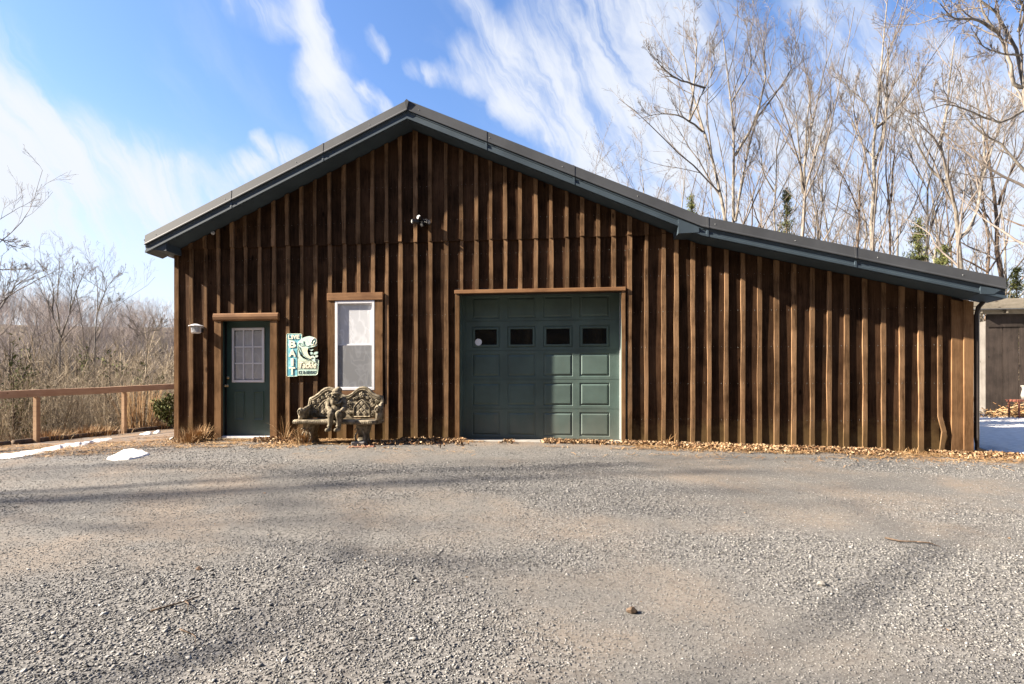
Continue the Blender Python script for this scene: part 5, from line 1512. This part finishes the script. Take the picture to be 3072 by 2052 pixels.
def branch_level(rng, P, Rr, L, m, ratio, ang, npts, tmin, up, wob, rmax, rtip):
    """m children on each parent polyline"""
    n, k, _ = P.shape
    idx = np.repeat(np.arange(n), m)
    N = len(idx)
    t = tmin + (1 - tmin) * ((np.tile(np.arange(m), n) + rng.random(N)) / m)
    s = t * (k - 1); i0 = np.minimum(s.astype(int), k - 2); f = (s - i0)[:, None]
    p0 = P[idx, i0] * (1 - f) + P[idx, i0 + 1] * f
    d = P[idx, i0 + 1] - P[idx, i0]; d /= np.linalg.norm(d, axis=1, keepdims=True) + 1e-9
    r = (Rr[idx, i0] * (1 - f[:, 0]) + Rr[idx, i0 + 1] * f[:, 0])
    rv = rng.normal(size=(N, 3)); rv -= (rv * d).sum(1, keepdims=True) * d; rv /= np.linalg.norm(rv, axis=1, keepdims=True) + 1e-9
    a = ang * rng.uniform(.55, 1.3, N)[:, None]
    dr = d * np.cos(a) + rv * np.sin(a)
    dr[:, 2] += up * .5; dr /= np.linalg.norm(dr, axis=1, keepdims=True)
    Lc = L[idx] * ratio * (1.15 - .65 * t) * rng.uniform(.6, 1.25, N)
    C = np.zeros((N, npts, 3)); C[:, 0] = p0; cur = dr; cur = cur / np.linalg.norm(cur, axis=1, keepdims=True)
    for i in range(1, npts):
        cur = cur + rng.normal(0, wob, (N, 3)); cur[:, 2] += up * .25
        cur /= np.linalg.norm(cur, axis=1, keepdims=True)
        C[:, i] = C[:, i - 1] + cur * (Lc / (npts - 1))[:, None]
    rb = np.minimum(r * .62, rmax)
    RR = rb[:, None] * np.linspace(1, .28, npts)[None]; RR = np.maximum(RR, rtip)
    return C, RR, Lc

def resample(pts, k):
    pts = np.array([tuple(p) for p in pts], float)
    d = np.r_[0, np.cumsum(np.linalg.norm(np.diff(pts, axis=0), axis=1))]
    t = np.linspace(0, d[-1], k)
    # rounded through the points
    out = np.stack([np.interp(t, d, pts[:, i]) for i in range(3)], -1)
    sm = out.copy(); sm[1:-1] = (out[:-2] + 2 * out[1:-1] + out[2:]) / 4
    return sm, d[-1]

def join_bulk(name, parts, mat, parent, **props):
    Vs = []; Qs = []; off = 0
    for V, q in parts:
        n, k, _ = V.shape
        Vs.append(V.reshape(-1, 3)); Qs.append((q[None] + (np.arange(n) * k)[:, None, None] + off).reshape(-1, 4)); off += n * k
    return bulk(name, np.concatenate(Vs)[None], np.concatenate(Qs), mat, None, parent, True, **props)

def tree(label, limbs, seed, bark='bark', dens=(11, 6, 4, 3), lens=(.42, .48, .52, .6), up=.35, wob=.16, tip=.0042, group=None, cat='tree', name='bare_tree', tmin0=.3, k0=12):
    """limbs: list of (points, r0, r1); first one is the trunk"""
    rng = np.random.default_rng(seed)
    base = limbs[0][0][0]
    root = thing(name, label, cat, (base[0], base[1], base[2]), group)
    P0 = []; R0 = []; L0 = []
    for pts, r0, r1 in limbs:
        p, L = resample(pts, k0); p[1:-1] += rng.normal(0, .012 * L / k0 * 3, (k0 - 2, 3))
        P0.append(p); R0.append(np.linspace(r0 * .85, r1 * .8, k0)); L0.append(L)
    P0 = np.array(P0); R0 = np.array(R0); L0 = np.array(L0)
    join_bulk('trunk', [tubes(P0, R0, 8)], M[bark], root)
    parts = []
    P, Rr, L = P0, R0, L0
    cfg = [(dens[0], lens[0], .62, 8, tmin0, up, wob * .8, .042, tip * 2.0, 5), (dens[1], lens[1], .65, 6, .18, up * .9, wob * .8, .020, tip * 1.3, 4), (dens[2], lens[2], .62, 3, .15, up * .8, wob * .8, .009, tip * 1.0, 3), (dens[3], lens[3], .55, 2, .15, up * .7, wob * .7, .005, tip * .8, 3)]
    for (m, ratio, ang, npts, tmin, u_, w_, rmax, rtip, sides) in cfg:
        if m <= 0: break
        P, Rr, L = branch_level(rng, P, Rr, L, m, ratio, ang, npts, tmin, u_, w_, rmax, rtip)
        parts.append(tubes(P, Rr, sides))
    join_bulk('crown', parts, M['twig'], root)
    return root

def copy_tree(o, loc, rz, sc, label, group=None):
    r = o.copy(); COL.objects.link(r); r.location = loc; r.rotation_euler = (0, 0, rz); r.scale = (sc, sc, sc)
    r['label'] = label
    if group: r['group'] = group
    elif 'group' in r: del r['group']
    for ch in list(o.children):
        c = ch.copy(); COL.objects.link(c); c.parent = r
    return r

def Q(a, b, Z):          # from the enlargement of the upper right of the photograph
    return atz(1850 + a / 1.823, b / 1.823, Z)
def jz(pts, Z, seed):    # limb leaning a little towards or away from the viewer
    r = random.Random(seed); s = r.uniform(-1.6, 1.6); n = len(pts)
    return [Q(a, b, Z + s * i / max(1, n - 1)) for i, (a, b) in enumerate(pts)]
def gtree(label, Z, limbs, seed, **kw):
    out = []
    for i, (pts, r0, r1) in enumerate(limbs):
        ps = jz(pts, Z, seed * 31 + i)
        if i == 0:
            b = ps[0].copy(); b.z = float(H(b.x, b.y)) - .1; ps = [b] + ps
        elif i > 0:
            # start on the trunk exactly
            ref = min([q for l in out for q in l[0]], key=lambda q: (q - ps[0]).length)
            if (ref - ps[0]).length < 2.5: ps[0] = ref.copy()
        out.append((ps, r0, r1))
    return tree(label, out, seed, **kw)
gtree('tall bare tree leaning left, tallest behind the lean-to roof', 26, [
    ([(618, 1200), (540, 960), (500, 830), (470, 720), (445, 600), (400, 500), (380, 380), (360, 250)], .17, .025),
    ([(470, 740), (400, 660), (330, 625), (230, 620), (120, 650)], .06, .012),
    ([(445, 600), (430, 400), (440, 250), (420, 100)], .07, .012),
    ([(455, 640), (480, 480), (540, 380), (520, 200)], .06, .012),
    ([(420, 540), (320, 430), (240, 360), (180, 290)], .06, .012)], 3, up=.3)
gtree('bare tree with a forked trunk beside the leaning tree', 27, [
    ([(648, 1210), (650, 1000), (648, 850), (635, 700), (628, 560), (600, 380), (590, 200), (560, 70)], .16, .02),
    ([(655, 870), (720, 740), (770, 640), (810, 480), (820, 330), (790, 170), (770, 80)], .09, .012),
    ([(775, 620), (880, 500), (960, 380), (990, 230), (1010, 130)], .06, .012),
    ([(630, 580), (680, 470), (740, 380), (720, 200), (700, 100)], .05, .012),
    ([(668, 1180), (700, 900), (760, 660)], .08, .03)], 5, up=.3)
gtree('bare many stemmed tree between the forked tree and the white trunk', 25, [
    ([(1012, 1280), (1020, 1060), (1030, 900), (1060, 700), (1100, 500), (1150, 350), (1180, 240)], .15, .02),
    ([(1030, 980), (1000, 820), (985, 620), (960, 480)], .07, .012),
    ([(1045, 1010), (1090, 850), (1130, 700), (1200, 560)], .07, .012),
    ([(1030, 900), (1040, 700), (1050, 560), (1080, 430)], .06, .012)], 7, up=.4)
gtree('straight pale trunked tree reaching the top of the picture', 24, [
    ([(1400, 1350), (1402, 1100), (1410, 870), (1412, 700), (1425, 500), (1450, 350), (1480, 180), (1482, -20)], .15, .025),
    ([(1415, 900), (1460, 780), (1475, 600), (1480, 400), (1490, 200)], .10, .015),
    ([(1470, 700), (1560, 580), (1620, 480), (1660, 330)], .05, .012),
    ([(1412, 720), (1380, 590), (1330, 530), (1250, 470), (1200, 400)], .05, .012),
    ([(1405, 880), (1340, 790), (1270, 620), (1220, 570)], .05, .012)], 9, up=.45)
gtree('slim reddish tree right beside the straight pale trunk', 26, [
    ([(1490, 1370), (1500, 1100), (1480, 950), (1470, 800), (1500, 650), (1560, 500)], .10, .015),
    ([(1495, 1050), (1515, 880), (1520, 700), (1580, 560)], .05, .01)], 11, bark='bark_dark')
gtree('small dark tree leaning just left of the straight pale trunk', 25, [
    ([(1312, 1330), (1320, 1150), (1340, 980), (1350, 850), (1380, 720), (1390, 600)], .10, .012), ([(1325, 1120), (1250, 980), (1180, 880)], .04, .01)], 13, bark='bark_dark')
gtree('crooked tree with an S shaped fork near the right end of the roof', 21, [
    ([(1878, 1450), (1880, 1370), (1872, 1300), (1850, 1200), (1858, 1110), (1820, 1010), (1780, 900), (1760, 760), (1790, 600), (1830, 420), (1850, 200)], .145, .02),
    ([(1880, 1310), (1930, 1270), (1970, 1150), (2000, 980), (2010, 800), (1985, 620), (1960, 480)], .095, .018),
    ([(1820, 1010), (1740, 960), (1680, 860), (1620, 740), (1590, 640)], .06, .012),
    ([(2005, 900), (2060, 780), (2110, 640), (2180, 560)], .05, .012)], 15, up=.3)
gtree('dark straight trunk close to the right edge above the shed', 27, [
    ([(2098, 1500), (2102, 1300), (2088, 1120), (2040, 1000), (2010, 860), (2030, 650), (2000, 450)], .17, .03),
    ([(2092, 1100), (2150, 950), (2200, 850), (2260, 700)], .08, .012),
    ([(2100, 1250), (2000, 1140), (1900, 1060), (1840, 1000)], .045, .012)], 17, bark='bark_dark')
gtree('pair of thin trees left of the crooked tree', 28, [
    ([(1690, 1400), (1695, 1150), (1680, 1000), (1740, 850), (1800, 650), (1820, 480), (1860, 300)], .11, .012), ([(1720, 1400), (1740, 1120), (1800, 980), (1850, 850)], .07, .01), ([(1685, 1030), (1620, 880), (1560, 730)], .05, .01)], 19)
gtree('slender tree with curved stem left of the many stemmed tree', 29, [
    ([(868, 1260), (862, 1050), (880, 900), (870, 760), (900, 600), (940, 480)], .10, .012), ([(865, 1060), (800, 950), (790, 850), (760, 700)], .05, .01)], 21)
gtree('slender tree right of the many stemmed tree', 29, [
    ([(1110, 1310), (1120, 1100), (1160, 950), (1230, 880), (1250, 760)], .10, .012), ([(1122, 1080), (1130, 880), (1140, 700)], .05, .01)], 23)
gtree('huge pale limbed tree leaning in over the top right corner', 15, [
    ([(2330, 1500), (2290, 1000), (2235, 600), (2215, 480), (2220, 300), (2200, 170), (2130, 60), (2000, 0), (1900, -60)], .13, .03),
    ([(2225, 480), (2160, 470), (2165, 380), (2120, 250), (2080, 170), (1990, 60), (1990, -40)], .06, .018),
    ([(2060, 130), (1960, 100), (1850, 110), (1770, 20)], .05, .012),
    ([(2240, 640), (2100, 680), (1960, 620), (1820, 560), (1700, 600)], .045, .01),
    ([(2270, 830), (2120, 800), (1980, 720), (1850, 560)], .05, .01),
    ([(2210, 280), (2120, 300), (2000, 260), (1960, 180)], .035, .01),
    ([(2215, 200), (2240, 60), (2180, -40)], .06, .02)], 25, up=.15, dens=(9, 6, 4, 3), lens=(.34, .5, .5, .5))

ORD = ['first', 'second', 'third', 'fourth', 'fifth', 'sixth', 'seventh', 'eighth', 'ninth', 'tenth', 'eleventh', 'twelfth', 'thirteenth', 'fourteenth', 'fifteenth', 'sixteenth', 'seventeenth', 'eighteenth', 'nineteenth', 'twentieth', 'twenty-first', 'twenty-second', 'twenty-third', 'twenty-fourth', 'twenty-fifth', 'twenty-sixth', 'twenty-seventh']
# prototypes copied into the woods behind
def proto_tree(seed, h, spread, nl, **kw):
    r = random.Random(seed)
    tr = [Vector((0, 0, 0))]
    for i in range(1, 7): tr.append(Vector((r.uniform(-.02, .02) * h * i / 3, r.uniform(-.02, .02) * h * i / 3, h * i / 6)))
    limbs = [(tr, h * .0105, .015)]
    for k in range(nl):
        t = r.uniform(.35, .75); b = tr[int(t * 6)]; a = r.uniform(0, 6.28)
        e = b + Vector((math.cos(a) * spread, math.sin(a) * spread, h * r.uniform(.2, .38)))
        mid = (b + e) / 2 + Vector((math.cos(a) * spread * .15, math.sin(a) * spread * .15, -h * .02))
        limbs.append(([b, mid, e], h * .0045, .01))
    return tree('x', limbs, seed, **kw)
protos = [proto_tree(101, 12, 2.2, 4, dens=(5, 5, 4, 3), ), proto_tree(102, 11, 2.8, 5, dens=(5, 5, 4, 3), bark='bark_dark'), proto_tree(103, 13, 1.8, 3, dens=(6, 5, 4, 3)), proto_tree(104, 10, 2.4, 5, dens=(5, 5, 4, 3))]
first = {}
def put(k, loc, rz, sc, label, group=None):
    o = protos[k]
    if k not in first:
        first[k] = True; o.location = loc; o.rotation_euler = (0, 0, rz); o.scale = (sc,) * 3; o['label'] = label
        if group: o['group'] = group
        elif 'group' in o: del o['group']
        return o
    return copy_tree(o, loc, rz, sc, label, group)
GB = 'distant bare trees rising behind the right roof slope'
rr = random.Random(5)
i = 0
for i, (X_, top, Z) in enumerate([(1620, 515, 42), (1730, 445, 40), (1780, 465, 46), (1885, 455, 50), (1935, 415, 40), (2035, 415, 38), (2085, 445, 50), (2250, 415, 40), (2290, 435, 48), (2445, 375, 40), (2480, 415, 48), (2590, 385, 46), (2700, 395, 40), (2800, 365, 36), (2850, 435, 44), (2960, 365, 34), (3010, 435, 40), (3100, 365, 38)]):
    b = atz(X_, HOR, Z); z = float(H(b.x, b.y)); hh = atz(X_, top, Z).z - z
    k = rr.randrange(4); base_h = (12, 11, 13, 10)[k]
    put(k, (b.x, b.y, z - .1), rr.uniform(0, 6.28), hh / base_h / 1.12, ORD[i] + ' from the left of the distant bare trees behind the right roof slope', GB)
# left side: labelled trees
def LQ(a, b, Z): return atz(a / 1.912, 600 + b / 1.912, Z)
def ltree(label, Z, limbs, seed, **kw):
    out = []
    for i, (pts, r0, r1) in enumerate(limbs):
        rnd = random.Random(seed * 7 + i); s = rnd.uniform(-2, 2)
        ps = [LQ(a, b, Z + s * j / len(pts)) for j, (a, b) in enumerate(pts)]
        if i == 0: b = ps[0].copy(); b.z = min(b.z, float(H(b.x, b.y))) - .1; ps = [b] + ps
        else:
            ref = min([q for l in out for q in l[0]], key=lambda q: (q - ps[0]).length)
            if (ref - ps[0]).length < 4: ps[0] = ref.copy()
        out.append((ps, r0, r1))
    out = [(p, a * .72, b * .8) for p, a, b in out]
    kw.setdefault('dens', (9, 5, 4, 3))
    return tree(label, out, seed, **kw)
ltree('wide fan shaped bare tree left of the twin trees beyond the fence', 34, [
    ([(345, 1060), (350, 920), (350, 790), (335, 660), (325, 560), (330, 440), (345, 330)], .17, .02),
    ([(345, 760), (300, 650), (260, 560), (215, 480)], .07, .012), ([(350, 780), (400, 640), (440, 520), (490, 390)], .08, .012), ([(340, 680), (310, 520), (280, 430), (250, 380)], .06, .012), ([(395, 650), (410, 520), (425, 430), (420, 370)], .05, .012)], 31, up=.3)
ltree('slender bare tree with a high V crown nearest the barn beyond the fence', 36, [
    ([(543, 1065), (543, 900), (545, 760), (560, 640), (563, 590), (552, 500), (545, 380)], .16, .02),
    ([(563, 600), (600, 530), (640, 460), (690, 420)], .06, .012), ([(550, 520), (520, 470), (500, 400)], .04, .01), ([(560, 640), (620, 600), (690, 560)], .04, .01)], 33, up=.3)
ltree('bare tree at the far left edge with a long limb reaching right', 24, [
    ([(-60, 1060), (-50, 700), (-60, 400), (-40, 200), (-20, 80)], .2, .03),
    ([(-50, 620), (40, 560), (110, 470), (230, 405)], .07, .012), ([(-55, 420), (10, 400), (90, 400), (160, 390)], .05, .01), ([(-50, 240), (30, 240), (80, 270), (130, 285)], .05, .01), ([(-50, 600), (10, 560), (60, 480)], .04, .01)], 35, up=.2)
ltree('pale young tree catching the sun close to the barn corner', 22, [
    ([(835, 1040), (840, 900), (850, 800), (860, 690)], .05, .012), ([(838, 940), (880, 900), (950, 860)], .025, .008), ([(840, 860), (790, 780), (760, 720)], .02, .008), ([(845, 830), (900, 740), (930, 700)], .02, .008)], 37, up=.3, dens=(7, 5, 4, 2))
GLF = 'bare trees in the valley beyond the fence'
rr = random.Random(9)
for i, (X_, top, Z) in enumerate(sorted([(20, 957, 30), (70, 972, 34), (130, 952, 36), (150, 927, 48), (235, 982, 34), (250, 942, 50), (340, 952, 54), (365, 992, 36), (420, 987, 44), (450, 962, 56), (500, 982, 50), (520, 952, 58)])):
    b = atz(X_, HOR, Z); z = float(H(b.x, b.y)); hh = atz(X_, top, Z).z - z
    k = rr.randrange(4); put(k, (b.x, b.y, z - .1), rr.uniform(0, 6.28), hh / (12, 11, 13, 10)[k] / 1.1, ORD[i] + ' from the left of the bare trees in the valley beyond the fence', GLF)
# trees outside the frame on the left whose crowns shade the yard
for j, (x, y, s, k) in enumerate(((-24, -8.0, 1.4, 0), (-30, -9.6, 1.6, 2), (-33, -8.4, 1.7, 1))):
    put(k, (x, y, float(H(x, y)) - .1), j * 1.7, s, ('bare tree standing left of the yard, outside the view', 'tall bare tree far left of the yard, outside the view', 'short bare tree left of the yard, outside the view', 'bushy bare tree left of the yard, outside the view', 'hindmost bare tree left of the yard, outside the view')[j])

# brush and far wood as masses
def scrub(seed, n1, h):
    rng = np.random.default_rng(seed)
    n = n1; P = np.zeros((n, 4, 3)); a = rng.random(n) * 6.28; lean = rng.uniform(.1, .5, n)
    for i in range(1, 4):
        P[:, i, 0] = np.cos(a) * lean * h * i / 3 + rng.normal(0, .03 * h, n); P[:, i, 1] = np.sin(a) * lean * h * i / 3 + rng.normal(0, .03 * h, n); P[:, i, 2] = h * i / 3 * rng.uniform(.8, 1.1, n)
    Rr = np.linspace(.022, .008, 4)[None].repeat(n, 0) * h / 4
    parts = [tubes(P, Rr, 3)]
    L = np.full(n, h * 1.0)
    C, CR, CL = branch_level(rng, P, Rr, L, 6, .5, .6, 3, .2, .3, .2, .012, .006); parts.append(tubes(C, CR, 3))
    C2, CR2, _ = branch_level(rng, C, CR, CL, 3, .6, .6, 2, .2, .2, .2, .007, .0045); parts.append(tubes(C2, CR2, 3))
    Vs = []; Qs = []; off = 0
    for V, q in parts:
        m, k, _ = V.shape; Vs.append(V.reshape(-1, 3)); Qs.append((q[None] + (np.arange(m) * k)[:, None, None] + off).reshape(-1, 4)); off += m * k
    return np.concatenate(Vs), np.concatenate(Qs)
def scatter(name, protos_, pos, sc, mat, attr, **props):
    Vs = []; Qs = []; At = []; off = 0
    for i, (p, s) in enumerate(zip(pos, sc)):
        V, q = protos_[i % len(protos_)]
        a = R.random() * 6.28; c, d = math.cos(a), math.sin(a)
        X = np.stack([V[:, 0] * c - V[:, 1] * d, V[:, 0] * d + V[:, 1] * c, V[:, 2]], -1) * s + p
        Vs.append(X); Qs.append(q + off); off += len(V); At.append(np.full(len(V), attr[i]))
    V = np.concatenate(Vs); o = bulk(name, V[None], np.concatenate(Qs), mat, None, None, **props)
    at_ = o.data.attributes.new('v', 'FLOAT', 'POINT'); at_.data.foreach_set('value', np.concatenate(At).astype(np.float32))
    return o
S_ = [scrub(200 + i, 6, 4.0) for i in range(4)]
pos = []; sc = []
for _ in range(260):
    xx = R.uniform(-40, 545); Z = R.choice([R.uniform(14.5, 24), R.uniform(24, 70)]); b = atz(xx, HOR, Z)
    if b.x > -11.6: continue
    z = float(H(b.x, b.y)); top = atz(0, R.uniform(1090, 1205) if Z < 24 else R.uniform(1010, 1135), Z).z
    pos.append((b.x, b.y, z - .1)); sc.append(max(.25, (top - z) / 4.6))
scatter('thicket', S_, pos, sc, M['brush'], R.random(len(pos)), kind='stuff', label='tangled leafless brush filling the valley behind the fence', category='brush')
pos = []; sc = []
for _ in range(220):
    xx = R.uniform(-60, 560); Z = R.uniform(60, 190); b = atz(xx, HOR, Z)
    pos.append((b.x, b.y, float(H(b.x, b.y)) - .2)); sc.append(R.uniform(1.6, 2.9))
scatter('far_wood', S_, pos, sc, M['hazed_twig'], R.random(len(pos)), kind='stuff', label='pale leafless wood covering the far hillside', category='woods')
pos = []; sc = []
for _ in range(80):
    xx = R.uniform(2000, 3250); Z = R.uniform(24, 50); b = atz(xx, HOR, Z)
    pos.append((b.x, b.y, float(H(b.x, b.y)) - .2)); sc.append(R.uniform(1.0, 1.7))
scatter('undergrowth', S_, pos, sc, M['brush'], R.random(len(pos)), kind='stuff', label='bare undergrowth below the trees behind the lean-to and shed', category='brush')

pos = []; sc = []
for _ in range(110):
    a, b = R.uniform(-38, 40), -R.uniform(15.5, 40)
    pos.append((a, b, float(H(a, b)) - .2)); sc.append(R.uniform(2.2, 3.6))
scatter('wood_behind', S_, pos, sc, M['brush'], R.random(len(pos)) * .4, kind='stuff', label='leafless wood on the rise across the yard facing the barn', category='woods')
# conifers and evergreen shrubs
def leafy(name, label, cat, base, h, w, n, mat, size, seed, shape='cone', trunk=True, group=None):
    rng = np.random.default_rng(seed)
    g = thing(name, label, cat, base, group)
    nb_ = max(12, n // 60)
    t = rng.random(nb_) ** .8; a = rng.random(nb_) * 6.28
    rad_ = w * ((1 - t) ** .8 if shape == 'cone' else np.sqrt(np.clip(1 - (2 * t - .9) ** 2, .05, 1))) * rng.uniform(.55, 1.1, nb_)
    zc = h * (.12 + .88 * t)
    tips = np.stack([np.cos(a) * rad_, np.sin(a) * rad_, zc - (.12 * rad_ if shape == 'cone' else -.1)], -1)
    P = np.zeros((nb_, 4, 3)); P[:, 0, 2] = zc * (.98 if shape == 'cone' else .5)
    for i in range(1, 4): P[:, i] = P[:, 0] * (1 - i / 3) + tips * (i / 3)
    parts = [tubes(P, np.linspace(.02, .006, 4)[None].repeat(nb_, 0), 3)]
    T = np.zeros((1, 5, 3)); T[0, :, 2] = np.linspace(-.2, h, 5); parts.append(tubes(T, np.linspace(h * .012 + .01, .01, 5)[None], 6))
    parts = [(V + np.array(base), q) for V, q in parts]
    join_bulk('trunk', parts, M['bark_dark'], g)
    i = rng.integers(0, nb_, n); f = rng.uniform(.25, 1.05, n)[:, None]
    c = P[i, 0] * (1 - f) + tips[i] * f + rng.normal(0, .09 * w ** .5, (n, 3)) * np.array([1, 1, .6])
    s = size * rng.uniform(.5, 1.3, n)
    V = np.zeros((n, 4, 3)); V[:, 0] = (0, -1, 0); V[:, 1] = (.32, 0, .1); V[:, 2] = (0, 1, 0); V[:, 3] = (-.32, 0, .1)
    V = np.einsum('nij,nkj->nki', rot_mats(n), V * s[:, None, None]) + (c + np.array(base))[:, None]
    bulk('foliage', V, [(0, 1, 2, 3)], M[mat], np.clip(rng.normal(.45, .25, n), 0, 1), g, kind='stuff')
    return g
for (xx, top, Z, w, lab) in ((2360, 560, 27, 1.3, 'sparse green conifer behind the left part of the lean-to roof'), (2075, 585, 30, 1.1, 'small conifer top peeking over the roof where the slopes meet'), (2755, 655, 24, 1.5, 'green conifer behind the roof left of the crooked tree'), (2830, 740, 22, 1.2, 'low conifer just behind the roof under the crooked tree'), (3050, 800, 26, 1.4, 'yellow green conifer behind the shed at the right edge')):
    b = atz(xx, HOR, Z); z = float(H(b.x, b.y)); hh = atz(xx, top, Z).z - z
    leafy('conifer', lab, 'conifer', (b.x, b.y, z), hh, w, 6500, 'needle', .055, xx)
for (xx, top, Z, w, lab, mt) in ((40, 1130, 15.5, 1.1, 'olive leaved shrub at the far left behind the fence', 'evergreen'), (75, 1110, 18, .9, 'yellowish leafy shrub just left of the first fence post', 'evergreen'), (140, 1135, 19, 1.0, 'yellow green leafy shrub right of the first fence post', 'evergreen'), (505, 1195, 15.5, .55, 'green leafy bush behind the fence against the barn corner', 'evergreen'), (30, 1010, 24, 1.7, 'dark green evergreen deep in the woods at far left', 'needle'), (230, 1050, 30, 2.2, 'dark evergreen mass in shade below the fan shaped tree', 'needle'), (330, 1060, 27, 1.8, 'dark evergreen in shade right of the slender tree', 'needle'), (440, 1090, 25, 1.2, 'dim evergreen near the stake by the barn corner', 'needle')):
    b = atz(xx, HOR, Z); z = float(H(b.x, b.y)); hh = atz(xx, top, Z).z - z
    leafy('evergreen_shrub', lab, 'shrub', (b.x, b.y, z), max(hh, .8), w, 1500, mt, .055 if mt == 'evergreen' else .1, xx, 'round')
for (x, y, w, h, lab) in ((8.9, 4.6, .8, 2.9, 'unseen evergreen added to shade the snow, nearest of four round the right corner of the barn'), (9.8, 6.8, 1.1, 3.3, 'second unseen evergreen added to shade the snow round the right corner of the barn'), (10.8, 9.0, 1.3, 3.5, 'third unseen evergreen added to shade the snow round the right corner of the barn'), (11.4, 11.2, 1.3, 3.6, 'farthest unseen evergreen added to shade the snow round the right corner of the barn')):
    leafy('evergreen_shrub', lab, 'shrub', (x, y, float(H(x, y))), h, w, 5200, 'needle', .11, int(x * 10), 'round')  # unseen evergreens, added so that their shade falls on the snow
# dry grass along the ledge and a pale cane shrub
x = R.uniform(-12.0, -10.75, 1); 
for j, (yy, lab) in enumerate(((.2, 'dry grass tuft at the left picture edge under the fence'), (1.9, 'dry grass tuft just beyond the first fence post'), (2.8, 'orange dry grass clump midway between the two fence posts'), (3.3, 'dry grass clump leaning on the second fence post'), (5.2, 'dry grass beyond the second fence post near the barn'))):
    tuft('dry_grass_clump', lab, FX - .25, yy, 260, .34, .9)
cs = atz(420, 1285, 15.8)
g = thing('cane_shrub', 'pale upright cane shrub between the second fence post and the barn', 'shrub', (cs.x, cs.y, -.3 - .6))
n = 130; a = R.random(n) * 6.28; ln = R.uniform(.02, .35, n); P = np.zeros((n, 5, 3))
for k in range(5):
    t = k / 4; P[:, k, 0] = cs.x + R.normal(0, .015, n) + np.cos(a) * ln * 1.9 * t ** 1.4 + np.cos(a) * .2; P[:, k, 1] = cs.y + np.sin(a) * ln * 1.9 * t ** 1.4 + np.sin(a) * .2; P[:, k, 2] = -1.2 + t * 2.0 * R.uniform(.85, 1.1, n)
V, q = tubes(P, np.linspace(.009, .004, 5)[None].repeat(n, 0), 3)
bulk('canes', V, q, M['straw'], R.random(n), g, kind='stuff')
print('scene built', sum(len(m.loops) - 2 * len(m.polygons) for m in bpy.data.meshes))
